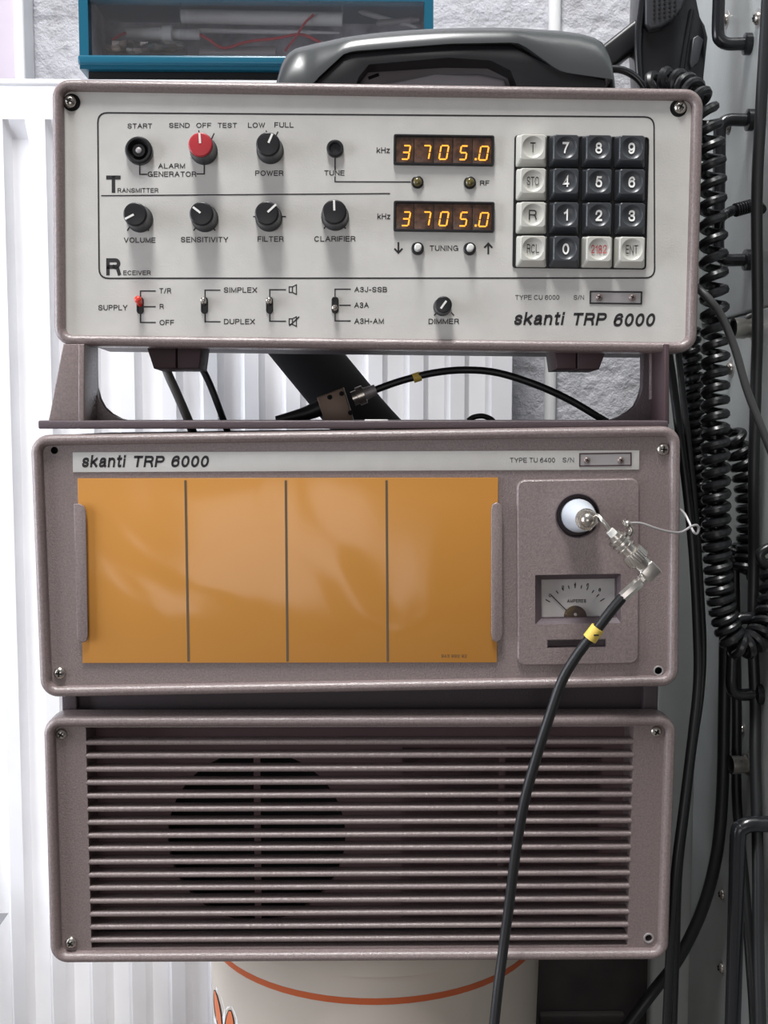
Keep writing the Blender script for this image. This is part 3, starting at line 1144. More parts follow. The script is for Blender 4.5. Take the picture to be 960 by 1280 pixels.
def display(x0, x1, y0, y1, dy):
    a, b = CU.loc(x0, y0), CU.loc(x1, y1)
    cx, cz = (a.x + b.x) / 2, (a.z + b.z) / 2
    w_, h_ = b.x - a.x, a.z - b.z
    q = MB()
    q.loops([rr3(cx, cz, w_, h_, .0012, FY + .001), rr3(cx, cz, w_, h_, .0012, FY - .0022), rr3(cx, cz, w_ - .0008, h_ - .0008, .001, FY - .0028),
             rr3(cx, cz, w_ - .0022, h_ - .0022, .0008, FY - .0028), rr3(cx, cz, w_ - .003, h_ - .003, .0006, FY - .0012)], 'black')
    k = q.build('frequency_display', ccu)
    xs_ = [x0 + 2.5, x0 + 25.5, x0 + 50, x0 + 74, x0 + 98.5, x1 - 2]
    for i in range(5):
        p0 = CU.loc(xs_[i] + .8, y0 + 3 + i * .2 + dy, .0005)
        p1 = CU.loc(xs_[i + 1] - .8, y1 - 3, .0005)
        q = MB()
        q.box((p0.x, FY - .0016, p0.z), (p1.x, FY - .001, p1.z), 'tile', .0002)
        q.build('display_tile', k)
    # digits
    spec = (('3', 501.8, 513.2, 0), ('7', 530, 538.6, 0), ('0', 548.6, 561, 0), ('5', 573.8, 585, .4), ('0', 598.2, 611, 1))
    for i, (ch, dx0, dx1, sh) in enumerate(spec):
        yt, yb = y0 + 13.6 + sh, y0 + 30.4 + sh
        hh = .0007
        A = CU.loc(dx0, yb, hh)
        B = CU.loc(dx1, yt, hh)
        sl = .17 * (B.z - A.z)
        xL, xR, zB, zT = A.x, B.x - sl, A.z, B.z
        if ch == '7':
            xL = xR - (CU.loc(561, yb, hh).x - CU.loc(550.5, yb, hh).x) + .0009
        zM = (zB + zT) / 2
        P_ = lambda x, z: (x + sl * (z - zB) / (zT - zB), z)
        ends = {'A': ((xL, zT), (xR, zT)), 'B': ((xR, zT), (xR, zM)), 'C': ((xR, zM), (xR, zB)), 'D': ((xL, zB), (xR, zB)), 'E': ((xL, zM), (xL, zB)), 'F': ((xL, zT), (xL, zM)), 'G': ((xL, zM), (xR, zM))}
        q = MB()
        for sname in SEG[ch]:
            u, v = ends[sname]
            u, v = Vector(P_(*u)), Vector(P_(*v))
            d = (v - u).normalized()
            q.quadstrip([u + d * .00025, v - d * .00025], .00088, -.00185 + FY, 'seg')
        if i == 4:
            dp = CU.loc(594.6, yb - .3, hh)
            q.quadstrip([(dp.x - .0006, dp.z + .0003), (dp.x + .0006, dp.z + .0003)], .0012, -.00185 + FY, 'seg')
        lab(q.build('digit', k, 0), 'glowing orange %s' % (('.' + ch) if i == 4 else ch))
    q = MB()
    q.loops([rr3(cx, cz, w_ - .0024, h_ - .0024, .0006, FY - .0024), rr3(cx, cz, w_ - .0024, h_ - .0024, .0006, FY - .0021)], 'smoke')
    q.build('cover_glass', k, 0)


display(492, 617, 168.6, 208.4, 0)
display(492, 617.3, 251.6, 291.2, 0)

# keypad
a, b = CU.loc(643, 169.5), CU.loc(807, 337.2)
kc = ((a.x + b.x) / 2, (a.z + b.z) / 2)
kw, kh = b.x - a.x, a.z - b.z
q = MB()
q.loops([rr3(kc[0], kc[1], kw, kh, .0018, FY + .001), rr3(kc[0], kc[1], kw, kh, .0018, FY - .001), rr3(kc[0], kc[1], kw - .0012, kh - .0012, .0014, FY - .0012), rr3(kc[0], kc[1], kw - .0014, kh - .0014, .0012, FY - .0002)], 'black')
pad = q.build('keypad', ccu)
KH = .0085
keys = [['T', '7', '8', '9'], ['STO', '4', '5', '6'], ['R', '1', '2', '3'], ['RCL', '0', '2182', 'ENT']]
kx = [664.2, 706.9, 746.6, 788.2]
ky = [[187, 187.6, 188.3, 189.4], [228, 229, 229.8, 231], [269.5, 270.5, 271.5, 273], [311.8, 312, 312.8, 313.8]]
cellx = [643 + 20.3 + 40.75 * i for i in range(4)]
for r_ in range(4):
    for c_ in range(4):
        ch = keys[r_][c_]
        dark = ch.isdigit() and ch != '2182'
        m = 'keyd' if dark else 'keyw'
        p = CU.loc(643.5 + 20.3 + 40.75 * c_, 190 + 41.7 * r_ + .4 * c_, .0)
        q = MB()
        s0, s1 = .0176, .0140
        top = -KH
        q.loops([rr3(0, 0, s0, s0, .0010, 0), rr3(0, 0, s0, s0, .0010, -.0028), rr3(0, .0001, s0 - .0008, s0 - .0008, .0012, -.0036),
                 rr3(0, .0008, s1 + .0006, s1 + .0004, .0016, top + .0005), rr3(0, .0008, s1 - .0004, s1 - .0004, .0016, top),
                 rr3(0, .0008, .0124, .0124, .0061, top), rr3(0, .0008, .0112, .0112, .0055, top + .0005), rr3(0, .0008, .0085, .0085, .0042, top + .0010), rr3(0, .0008, .0045, .0045, .0022, top + .0014), rr3(0, .0008, .001, .001, .0005, top + .0015)], m)
        k = q.build('key', pad, 28)
        k.location = (p.x, FY - .0004, p.z)
        lab(k, '%s key marked %s' % ('charcoal' if dark else 'ivory', ch))
        # the printed character, laid in the dish
        tx = {'T': (6.6, 12.5), 'R': (10.5, 12.5), 'STO': (15.5, 11), 'RCL': (15.5, 11), 'ENT': (15.5, 11), '2182': (20, 10.5), '1': (5.2, 14)}.get(ch, (8.6, 14))
        q = MB()
        vs, fs = text_mesh(ch, 0.0, 0.022 if dark else 0.002, 1.0)
        ax0 = min(v.x for v in vs); ax1 = max(v.x for v in vs); az0, az1 = 0.0, 1.0
        pw, ph = tx[0] * .000452, tx[1] * .000452
        out = []
        for v in vs:
            X = ((v.x - ax0) / (ax1 - ax0) - .5) * pw
            Z = .0008 + ((v.y - az0) / (az1 - az0) - .5) * ph
            rd = math.hypot(X, Z - .0008)
            Y = top + .0015 * max(0, 1 - (rd / .0062) ** 1.6) - .0003
            out.append((X, Y, Z))
        q.mesh_pts(out, fs, 'white_ink' if dark else ('ink_red' if ch == '2182' else 'ink'))
        # joined into the key's own mesh so that a key stays one piece
        t = q.build('key', None, 0)
        bm = bmesh.new()
        bm.from_mesh(k.data)
        n0 = len(bm.faces)
        bm.from_mesh(t.data)
        bm.faces.ensure_lookup_table()
        for f in bm.faces[n0:]:
            f.material_index = 1
        k.data.materials.append(t.data.materials[0])
        bm.to_mesh(k.data)
        bm.free()
        bpy.data.objects.remove(t)


def serial_plate(U, par, x0, x1, y0, y1, sc, frame, digits):
    a, b = U.loc(x0, y0), U.loc(x1, y1)
    cx, cz, w_, h_ = (a.x + b.x) / 2, (a.z + b.z) / 2, b.x - a.x, a.z - b.z
    q = MB()
    q.loops([rr3(cx, cz, w_, h_, .0003, .0008), rr3(cx, cz, w_, h_, .0003, .0004), rr3(cx, cz, w_ - .0014, h_ - .0014, .0003, .0003), rr3(cx, cz, w_ - .0016, h_ - .0016, .0003, .00075)], frame)
    q.box((cx - w_ / 2 + .0009, .0006, cz - h_ / 2 + .0009), (cx + w_ / 2 - .0009, .0009, cz + h_ / 2 - .0009), 'steel')
    k = q.build('serial_plate', par)
    for px, py in sc:
        p = U.loc(px, py)
        q = MB()
        screw_shape(q, (p.x, .0006, p.z), (0, -1, 0), .0021, 'rivet', True, .4)
        q.build('screw', k)


serial_plate(CU, ccu, 737, 802.3, 363.5, 380.8, ((748.6, 371.8), (790, 371.9)), 'ink', 1)

# clamp feet under the control unit (px outlines on a plane just behind the bezel)
for poly, sp in (([(182, 430), (192, 460.5), (220, 460.5), (220, 430)], 0), ([(221.5, 430), (221.5, 460.5), (249, 460.5), (253, 430)], 0),
                 ([(692, 432), (696, 461), (720.5, 461), (720.5, 432)], 1), ([(721.8, 432), (721.8, 461.5), (749, 461.5), (760, 432)], 1)):
    q = MB()
    q.prism([L2(CU, x, y, -.022) for x, y in poly], .022, .055, 'maroon', .0008)
    q.build('clamp_foot', ccu)

# ================================================================== MOUNTING SHELF between control and tuning unit
BY = 0.004
shf = thing('mounting_shelf', 'grey painted mounting shelf with side gussets carrying the cream-faced top unit', 'shelf', (0, BY, at(450, 537, BY).z))
so = Vector(shf.location)
wl = lambda px, py, y: (lambda p: (p.x - so.x, p.z - so.z))(at(px, py, y))
zt_, zb_ = at(60, 525.5, BY).z - so.z, at(60, 536.5, BY).z - so.z
q = MB()
xl_, xr_ = wl(47, 532, BY)[0], wl(836, 530, BY)[0]
q.box((xl_, 0, zb_ + .0002), (xr_, .13, zt_), 'taupe_dark', .0012)
q.build('base_plate', shf)
q = MB()
q.box((wl(455, 525, BY)[0], .001, zt_ - .001), (wl(486, 525, BY)[0], .008, zt_ + .0006), 'steel', .0008)
q.build('shelf_clip', shf)


def arc(c, r, a0, a1, n=8):
    return [(c[0] + r * math.cos(math.radians(a0 + (a1 - a0) * i / (n - 1))), c[1] + r * math.sin(math.radians(a0 + (a1 - a0) * i / (n - 1)))) for i in range(n)]


ztop_ = at(100, 437, BY).z - so.z + .004
# left
q = MB()
q.prism([wl(60, 529, BY + .004), wl(79, 430, BY + .004), wl(99, 430, BY + .004), wl(99, 529, BY + .004)], .004, .0065, 'taupe', .0005)
p = [wl(97.5, 529, BY), wl(97.5, 430, BY), wl(105, 430, BY), wl(105, 529, BY)]
q.prism(p, 0.0005, .032, 'taupe', .0006)
y2 = BY + .032
p = [wl(103, 528, y2), wl(103, 430, y2), wl(119, 430, y2), wl(119.5, 484, y2), wl(122, 499, y2), wl(128, 510, y2), wl(137, 518, y2), wl(150, 523, y2), wl(166, 527, y2)]
q.prism(p, .032, .040, 'taupe', .0008)
q.build('side_gusset', shf)
# right
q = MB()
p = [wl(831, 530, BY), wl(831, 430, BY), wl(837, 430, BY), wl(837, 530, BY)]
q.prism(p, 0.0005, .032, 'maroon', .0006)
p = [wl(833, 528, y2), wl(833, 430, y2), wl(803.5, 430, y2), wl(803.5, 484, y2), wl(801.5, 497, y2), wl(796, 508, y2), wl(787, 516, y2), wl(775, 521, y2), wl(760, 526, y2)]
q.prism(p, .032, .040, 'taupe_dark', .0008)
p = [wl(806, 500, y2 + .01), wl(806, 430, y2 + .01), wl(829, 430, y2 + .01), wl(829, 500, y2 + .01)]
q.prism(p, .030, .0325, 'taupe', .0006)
q.build('side_gusset', shf)

# things in the gap
q = MB()
g = thing('cable_adapter', 'small brown metal adapter box with bolts in the gap above middle unit', 'adapter', at(425, 527, .09))
go = Vector(g.location)
for nm, poly in (('box', [(396, 497), (429.5, 484), (443, 528), (407, 530)]),):
    q = MB()
    q.prism([(at(x, y, .085).x - go.x, at(x, y, .085).z - go.z) for x, y in poly], -.007, .012, 'bronze', .0008)
    q.build(nm, g)
for x, y in ((412, 496.5), (427, 492), (438, 516)):
    q = MB()
    p = at(x, y, .083) - go
    q.lathe(p, (0, -1, 0), [(0, .0017), (.0012, .0017), (.0014, .0010)], 'void', 6)
    q.build('bolt', g)
q = MB()
q.tube([at(404, 508, .092) - go, at(385, 516, .092) - go, at(365, 521, .092) - go, at(345, 525, .092) - go], lambda t: .0058 * (1 - .55 * t), 'rubber', 14, 5)
q.build('cable_boot', g)
cbl = thing('coaxial_lead', 'thin black coax with yellow band arching through the gap from brown box', 'cable', at(445, 497, .092))
co = Vector(cbl.location)
q = MB()
q.tube([at(x, y, yy) - co for x, y, yy in ((466, 488.5, .09), (500, 476.5, .088), (540, 466.5, .085), (580, 462.5, .08), (622, 466, .078), (670, 481, .075), (712, 500, .075), (752, 523.5, .075), (790, 545, .085))], .0024, 'rubber', 12, 6)
q.build('cable', cbl)
q = MB()
pa, pb = at(441, 498.5, .09) - co, at(470, 487, .09) - co
d = pb - pa
q.lathe(pa, d, [(0, .0048), (d.length * .2, .0048), (d.length * .22, .0062, 'chrome'), (d.length * .5, .0062, 'chrome'), (d.length * .52, .0042, 'steel'), (d.length, .0036, 'steel')], 'chrome', 18)
q.build('plug', cbl)
q = MB()
pa, pb = at(516.5, 473, .087) - co, at(526, 470, .087) - co
q.lathe(pa, pb - pa, [(0, .0031), ((pb - pa).length, .0031)], 'yellow', 16)
lab(q.build('marker_band', cbl), 'yellow marker band')
q = MB()
q.tube([at(200, 430, .07), at(208, 462, .07), at(222, 494, .072), (at(238, 532, .08)), at(246, 560, .12)], .0029, 'greycable', 12, 6)
tag(q.build('power_cable'), 'grey cable hanging below left foot of the top unit', 'cable')
q = MB()
q.tube([at(240, 430, .07), at(250, 455, .07), at(263, 482, .072), at(280, 527, .08), at(290, 556, .12)], .0022, 'rubber', 12, 6)
tag(q.build('signal_cable'), 'thin black cable beside the grey cable below the top unit', 'cable')
q = MB()
q.tube([at(585, 526, .10), at(592, 521.5, .10), at(603, 520, .10), at(613, 523.5, .10), at(618, 528, .10)], .0018, 'rubber', 10, 5)
tag(q.build('cable_loop'), 'small black cable loop peeping over shelf right of the radiator ribs', 'cable')

# ================================================================== TUNING UNIT (middle)
ttu = unit_thing(TU, 'antenna_tuning_unit', 'taupe antenna tuning unit with orange card, white insulator and meter, middle of the stack', 'radio')
W, H = TU.W, TU.H
q = MB()
q.box((-W / 2 + .006, .0145, .006), (W / 2 - .006, .165, H - .0005), 'housing', .003)
q.build('housing', ttu)
q = MB()
bezel(q, W, H, 'taupe')
q.build('bezel', ttu, 60)
PXT = m_per_px(0)
hz = []
for px, py in ((68, 563), (823, 838.4)):
    c = L2(TU, px, py)
    hz.append(circ(c[0], c[1], .0021, 20))
hz2 = []
for x_0, y_0, x_1, y_1 in ((694, 616, 750, 672), (671, 721, 774, 776.5), (685, 800.5, 756, 808)):
    u0, u1 = L2(TU, x_0, y_0), L2(TU, x_1, y_1)
    hz2.append([(u0[0], u0[1]), (u1[0], u0[1]), (u1[0], u1[1]), (u0[0], u1[1])])
q = MB()
q.plate(rr(0, H / 2, W - .0118, H - .0118, .005), hz + hz2, FY, 'taupe', .004, .006, 'void')
for px, py in ((68, 563), (823, 838.4)):
    c = L2(TU, px, py)
    q.mesh_pts([(x, FY + .0058, z) for x, z in circ(c[0], c[1], .0021, 20)], [list(range(20))], 'void')
q.build('front_panel', ttu)
c = L2(TU, 823, 838.4)
q = MB()
q.loops([[(x, FY, z) for x, z in circ(*c, .0031, 24)], [(x, FY - .0006, z) for x, z in circ(*c, .0029, 24)], [(x, FY - .0006, z) for x, z in circ(*c, .0023, 24)], [(x, FY, z) for x, z in circ(*c, .0021, 24)]], 'steel', False, False)
q.build('hole_ring', ttu)
for px, py, r in ((829.5, 561.8, .0037), (73.8, 842, .0036)):
    q = MB()
    p = TU.loc(px, py, .001)
    screw_shape(q, (p.x, FY, p.z), (0, -1, 0), r, roll=.7)
    q.build('screw', ttu)

# name strip
q = MB()
st = [L2(TU, 91.3, 565.3), L2(TU, 798.9, 562.8), L2(TU, 798.6, 587), L2(TU, 91.6, 590.3)]
q.prism(st, FY - .0009, FY + .0002, 'cream', .0002)
strip = q.build('name_strip', ttu)
lab(strip, 'cream strip with slanted black name')
q = MB()
TT = lambda s, *b, **k: text(q, s, b, 'ink', unit=TU, h=-.0001 + .0001, lift=.00012 + .0, **k)
HS = -(FY - .0009)


def TT(s, *b, **k):
    text(q, s, b, 'ink', unit=TU, h=HS, lift=.00014, **k)


TT('skanti', 102.3, 157.8, 568.6, 584.4, shear=0.22, bold=0.035, track=1.08)
TT('TRP', 167.5, 206, 569.6, 584.2, shear=0.22, bold=0.035, track=1.08)
TT('6000', 213.8, 261.3, 569.4, 584.2, shear=0.22, bold=0.033, track=1.08)
q.build('printed_name', strip, 0)
q = MB()
TT('TYPE TU 6400', 637.4, 693.7, 572.2, 578.2, bold=0.004)
TT('S/N', 703.2, 717.4, 572, 578, bold=0.002)
q.build('printed_type', strip, 0)
a, b = TU.loc(723.8, 566.3, HS), TU.loc(789.4, 582.4, HS)
q = MB()
cx, cz, w_, h_ = (a.x + b.x) / 2, (a.z + b.z) / 2, b.x - a.x, a.z - b.z
ys = FY - .0009
q.loops([rr3(cx, cz, w_, h_, .0003, ys), rr3(cx, cz, w_, h_, .0003, ys - .0005), rr3(cx, cz, w_ - .0012, h_ - .0012, .0002, ys - .0005), rr3(cx, cz, w_ - .0014, h_ - .0014, .0002, ys - .0001)], 'maroon')
q.box((cx - w_ / 2 + .0008, ys - .0002, cz - h_ / 2 + .0008), (cx + w_ / 2 - .0008, ys + .0001, cz + h_ / 2 - .0008), 'steel')
k = q.build('serial_plate', strip)
for px in (733.3, 775.8):
    p = TU.loc(px, 575.2, HS)
    screw_q = MB()
    screw_shape(screw_q, (p.x, ys - .0002, p.z), (0, -1, 0), .002, 'rivet', True, .3)
    screw_q.build('rivet', strip)

# retaining clips for the card
for pts in ([(92, 630), (98.5, 629.5), (105, 633), (107.2, 640), (109.8, 794), (108.5, 801), (103.5, 803.5), (98, 802), (96, 795), (94.5, 700)],
            [(614, 637), (615.5, 630.5), (621, 628), (626.5, 630.5), (628.3, 637), (628.3, 794), (626, 800.5), (620.5, 803), (615.5, 800), (614, 793)]):
    q = MB()
    q.prism([L2(TU, x, y, .0035) for x, y in pts], FY - .0045, FY - .0030, 'taupe', .0005)
    xs_ = [L2(TU, x, y, .0035)[0] for x, y in pts]
    zz = [L2(TU, x, y, .0035)[1] for x, y in pts]
    if pts[0][0] < 300:
        q.box((min(xs_), FY - .0035, min(zz) + .004), (min(xs_) + .0016, FY, max(zz) - .004), 'taupe')
    else:
        q.box((max(xs_) - .0016, FY - .0035, min(zz) + .004), (max(xs_), FY, max(zz) - .004), 'taupe')
    q.build('card_clip', ttu)

# raised plate at the right
a, b = TU.loc(645.5, 599.5, .001), TU.loc(798.8, 830, .001)
pcx, pcz = (a.x + b.x) / 2, (a.z + b.z) / 2
pw_, ph_ = b.x - a.x, a.z - b.z
PYF = FY - .0026
HP = -PYF
ins = L2(TU, 722, 644.5, HP)
RI = 28.3 * PXT
ma, mb_ = L2(TU, 668.8, 718.8, HP), L2(TU, 776, 778.8, HP)
sa, sb_ = L2(TU, 683.8, 799.5, HP), L2(TU, 757.5, 808.8, HP)
mrect = rr((ma[0] + mb_[0]) / 2, (ma[1] + mb_[1]) / 2, mb_[0] - ma[0], ma[1] - mb_[1], .0006, 3)
srect = rr((sa[0] + sb_[0]) / 2, (sa[1] + sb_[1]) / 2, sb_[0] - sa[0], sa[1] - sb_[1], .0004, 3)
q = MB()
q.plate(rr(pcx, pcz, pw_ - .0022, ph_ - .0022, .0045, 10), [circ(ins[0], ins[1], RI, 48), mrect, srect], PYF, 'taupe', None)
q.loops([rr3(pcx, pcz, pw_, ph_, .0055, FY, 10), rr3(pcx, pcz, pw_, ph_, .0055, FY - .0008, 10), rr3(pcx, pcz, pw_ - .0004, ph_ - .0004, .0053, FY - .0016, 10), rr3(pcx, pcz, pw_ - .0012, ph_ - .0012, .005, FY - .0023, 10), rr3(pcx, pcz, pw_ - .0022, ph_ - .0022, .0045, PYF, 10)], 'taupe', False, False)
# hole walls
q.loops([[(x, PYF, z) for x, z in circ(*ins, RI, 48)], [(x, PYF - .0011, z) for x, z in circ(*ins, RI * .985, 48)], [(x, PYF - .0006, z) for x, z in circ(*ins, RI * .95, 48)], [(x, FY + .004, z) for x, z in circ(*ins, RI * .93, 48)]], 'taupe_dark', False, True)
q.loops([[(x, PYF, z) for x, z in srect], [(x, FY + .002, z) for x, z in srect]], 'taupe_dark', False, True)
inst = q.build('instrument_plate', ttu)
# meter
ga, gb = L2(TU, 675.8, 723.8, -.002), L2(TU, 770.8, 772, -.002)
gc = ((ga[0] + gb[0]) / 2, (ga[1] + gb[1]) / 2)
gw, gh = gb[0] - ga[0], ga[1] - gb[1]
q = MB()
GY = FY + .0015
q.loops([[(x, PYF, z) for x, z in mrect], [(x, GY, z) for x, z in rr(gc[0], gc[1], gw, gh, .0004, 3)], [(x, GY, z) for x, z in rr(gc[0], gc[1], gw - .001, gh - .001, .0004, 3)], [(x, GY + .004, z) for x, z in rr(gc[0], gc[1], gw - .001, gh - .001, .0004, 3)]], 'taupe_dark', False, False)
mt = q.build('meter', ttu, 20)
DY = GY + .0028
q = MB()
q.box((gc[0] - gw / 2, DY, gc[1] - gh / 2), (gc[0] + gw / 2, DY + .0005, gc[1] + gh / 2), 'dial')
hD = -DY
tl = lambda x, y: L2(TU, x, y, hD)
pv = tl(718.8, 771)
for i in range(11):
    an = math.radians(148 - i * 11.6)
    r1, r2 = 37 * PXT, (41.5 if i % 5 else 43.5) * PXT
    q.quadstrip([(pv[0] + r1 * math.cos(an) * 1.02, pv[1] + r1 * math.sin(an)), (pv[0] + r2 * math.cos(an) * 1.02, pv[1] + r2 * math.sin(an))], .0006, DY - .0001, 'ink')
text(q, 'AMPERES', (708.8, 732.6, 749, 753.4), 'ink', unit=TU, h=hD, lift=.0001, bold=0.03)
for ch, x, y in (('0', 686, 742), ('2', 702, 732), ('4', 717, 728), ('6', 733, 729), ('8', 748, 735)):
    text(q, ch, (x, x + 3.2, y, y + 4.5), 'ink', unit=TU, h=hD, lift=.0001, bold=0.03)
q.build('dial', mt, 0)
q = MB()
Ls = []
hb = [(pv[0] + 14.5 * PXT * math.cos(PI * i / 20), pv[1] + 14.5 * PXT * math.sin(PI * i / 20)) for i in range(21)]
q.prism(hb, DY - .0014, DY, 'pivot', .0002)
q.lathe((pv[0], DY - .0014, pv[1] + .0016), (0, -1, 0), [(0, .001), (.0004, .0008)], 'steel', 12)
q.build('pivot_cover', mt)
q = MB()
nt_ = tl(690, 745)
q.quadstrip([(pv[0] - .0052, pv[1] + .004), nt_], .0006, DY - .0007, 'ink')
q.build('needle', mt, 0)
q = MB()
q.box((gc[0] - gw / 2, GY + .0002, gc[1] - gh / 2), (gc[0] + gw / 2, GY + .0007, gc[1] + gh / 2), 'meterglass')
q.build('cover_glass', mt, 0)

# insulator
q = MB()
rb = 21.0 * PXT
q.lathe((ins[0] + .0003, FY + .0035, ins[1]), (0, -1, 0), [(0, rb), (.008, rb), (.010, rb * .97), (.022, rb * .80), (.0285, rb * .66), (.030, rb * .60), (.0302, rb * .3)], 'ptfe', 48)
isl = q.build('insulator', ttu)
lab(isl, 'white cone insulator')
q = MB()
nx, nz = ins[0] + .0003, ins[1]
q.lathe((nx, FY - .0264, nz), (0, -1, 0), [(0, .0062), (.0008, .0062)], 'chrome', 24)
q.lathe((nx, FY - .0272, nz), (0, -1, 0), [(0, .0064), (.0026, .0064), (.0032, .0056)], 'chrome', 6)
q.lathe((nx, FY - .0300, nz), (0, -1, 0), [(0, .0043), (.0015, .0042), (.0029, .0036), (.0039, .0024), (.0044, .001), (.0045, .0001)], 'chrome', 24)
lab(q.build('cap_nut', isl, 30), 'domed nickel nut')

# ------------------------------------------------------------------ orange card (held by the clips)
qy = FY - .0012
cen = TU.w(((TU.loc(360, 712).x), qy, TU.loc(360, 828, .001).z))
crd = thing('calibration_card', 'orange film-covered card with three grey lines, clipped to the middle unit', 'card', cen, TU.R)
ci = Matrix.LocRotScale(cen, TU.R, None).inverted() @ TU.M
q = MB()
co_ = [L2(TU, 96.5, 598, .001), L2(TU, 622.8, 597, .001), L2(TU, 621.3, 828.3, .001), L2(TU, 103, 829, .001)]
q.prism(co_, qy - .0004, FY - .0003, 'film', .0002)
for v in q.bm.verts:
    v.co = ci @ v.co
q.build('card', crd, 30)
q = MB()
for xa_, xb_ in ((231.3, 235.2), (357, 359.2), (483.2, 484.8)):
    q = MB()
    q.quadstrip([L2(TU, xa_, 600.5, .002), L2(TU, xb_, 827.5, .002)], 3.0 * PXT, qy - .00052, 'cardline')
    for v in q.bm.verts:
        v.co = ci @ v.co
    lab(q.build('printed_line', crd, 0), 'grey upright line')
q = MB()
text(q, '943 992 92', (551.5, 583.5, 818, 822), 'cardline', unit=TU, h=-(qy - .0004), lift=.00012, bold=0.0)
for v in q.bm.verts:
    v.co = ci @ v.co
q.build('printed_code', crd, 0)

# ------------------------------------------------------------------ coax cable with nickel plug at the insulator
cx_ = thing('coaxial_cable', 'black coax with nickel elbow plug and yellow band soldered to the white insulator', 'cable', at(617, 1290, -.03))
xo = Vector(cx_.location)
ZH = -.033
cp = [(779, 745.5, ZH), (763, 764.5, ZH + .001), (744, 789.5, ZH + .003), (722, 818, ZH + .006), (703, 850, ZH + .008), (688, 892, ZH + .009), (672.5, 940, ZH + .011), (656, 1000, ZH + .013), (645.5, 1060, ZH + .015), (636.5, 1130, ZH + .016), (628.5, 1190, ZH + .014), (622, 1240, ZH + .010), (616, 1300, ZH + .006), (612, 1360, ZH + .004), (606, 1500, ZH + .004), (600, 1700, ZH + .01), (596, 1840, ZH + .02)]
q = MB()
q.tube([at(*p) - xo for p in cp], .0030, 'rubber', 16, 8)
q.build('cable', cx_)
q = MB()
pa, pb = at(747.5, 784.5, ZH + .0028) - xo, at(737, 798.5, ZH + .0038) - xo
q.lathe(pa, pb - pa, [(0, .0040), ((pb - pa).length, .0041)], 'yellow', 24)
d_ = (pb - pa).normalized()
pm = pa.lerp(pb, .55) + Vector((0, -.0041, 0))
q.obox(Matrix.Translation(pm + Vector((.0008, 0, 0))), (.0028, .0004, .0009), 'ink')
lab(q.build('marker_band', cx_), 'yellow marker band')
q = MB()
A_ = at(762, 663, ZH) - xo
B_ = at(814.5, 717, ZH) - xo
ax = (B_ - A_)
Ln = ax.length
u = Ln / 75.0
S = lambda d, r, m='chrome2': (d * u, r * u * 1.12, m)
q.lathe(A_, ax, [S(0, 4.6, 'white'), S(7, 4.9, 'white'), S(7.2, 7.5), S(13, 8.0)], 'chrome2', 24)
q.lathe(A_ + ax.normalized() * 13 * u, ax, [S(0, 11.8), S(2.6, 11.8), S(2.8, 9), S(5.5, 9), S(6, 11.5), S(9, 12), S(9.2, 9.5), S(14, 9.5), S(14.3, 11), S(16, 11), S(16.2, 8.2), S(25, 8.6)], 'chrome2', 28)
q.build('socket', cx_, 30)
q = MB()
q.lathe(A_ + ax.normalized() * 37 * u, ax, [S(0, 11), S(1, 12.8), S(2, 13.2), S(14, 13.6), S(15, 13), S(16, 10), S(24, 9.2), S(30, 9)], 'chrome2', 64, flute=(1.5 * u, 14.5 * u, .045))
lab(q.build('knurled_collar', cx_, 25), 'knurled nickel collar')
q = MB()
vx = ax.normalized()
vy = Vector((0, -1, 0))
vy = (vy - vx * vy.dot(vx)).normalized()
vz = vx.cross(vy)
R4 = Matrix((vx, vy, vz)).transposed().to_4x4()
q.obox(Matrix.Translation(A_ + vx * 70.5 * u) @ R4, (20 * u, 21 * u, 22 * u), 'chrome2', 3 * u)
q.build('elbow', cx_)
q = MB()
pa, pb = at(807, 720.5, ZH) - xo, at(777.5, 747, ZH) - xo
l_ = (pb - pa).length
q.lathe(pa, pb - pa, [(0, .0032), (l_ * .18, .0032), (l_ * .22, .0026), (l_ * .3, .0033), (l_ * .95, .0033), (l_, .0030)], 'chrome2', 8)
q.build('crimp_sleeve', cx_, 30)
q = MB()
q.tube([at(742, 646, -.028) - xo, at(748, 645, -.03) - xo, at(754, 652, ZH) - xo, at(763, 664, ZH) - xo], .0013, 'chrome2', 10, 5)
q.build('solder_wire', cx_)
q = MB()
q.tube([at(786, 669, ZH) - xo, at(789, 664, ZH) - xo, at(787.5, 659, ZH) - xo, at(781, 653.5, ZH) - xo, at(779, 650, ZH) - xo], lambda t: .0022 - .0008 * t, 'chrome', 10, 5)
q.lathe(at(784, 656, ZH) - xo, (0, -1, .2), [(0, .0022), (.002, .002), (.0028, .001)], 'chrome', 12)
q.build('solder_lug', cx_)
q = MB()
wp = [(784, 655, ZH), (790, 653.8, ZH), (803, 654.5, ZH), (820, 660.5, ZH), (838, 665, ZH + .002), (852, 665, ZH + .006), (864, 658, ZH + .01), (871, 656.5, ZH + .012), (873.5, 661, ZH + .013), (871, 667, ZH + .013), (866.5, 664, ZH + .014), (861, 652, ZH + .018), (855, 641, ZH + .025), (846, 634, ZH + .04)]
q.tube([at(*p) for p in wp], .0007, 'steel', 8, 6)
tag(q.build('bare_wire'), 'thin bare wire curling from the nickel plug past the middle unit', 'wire')

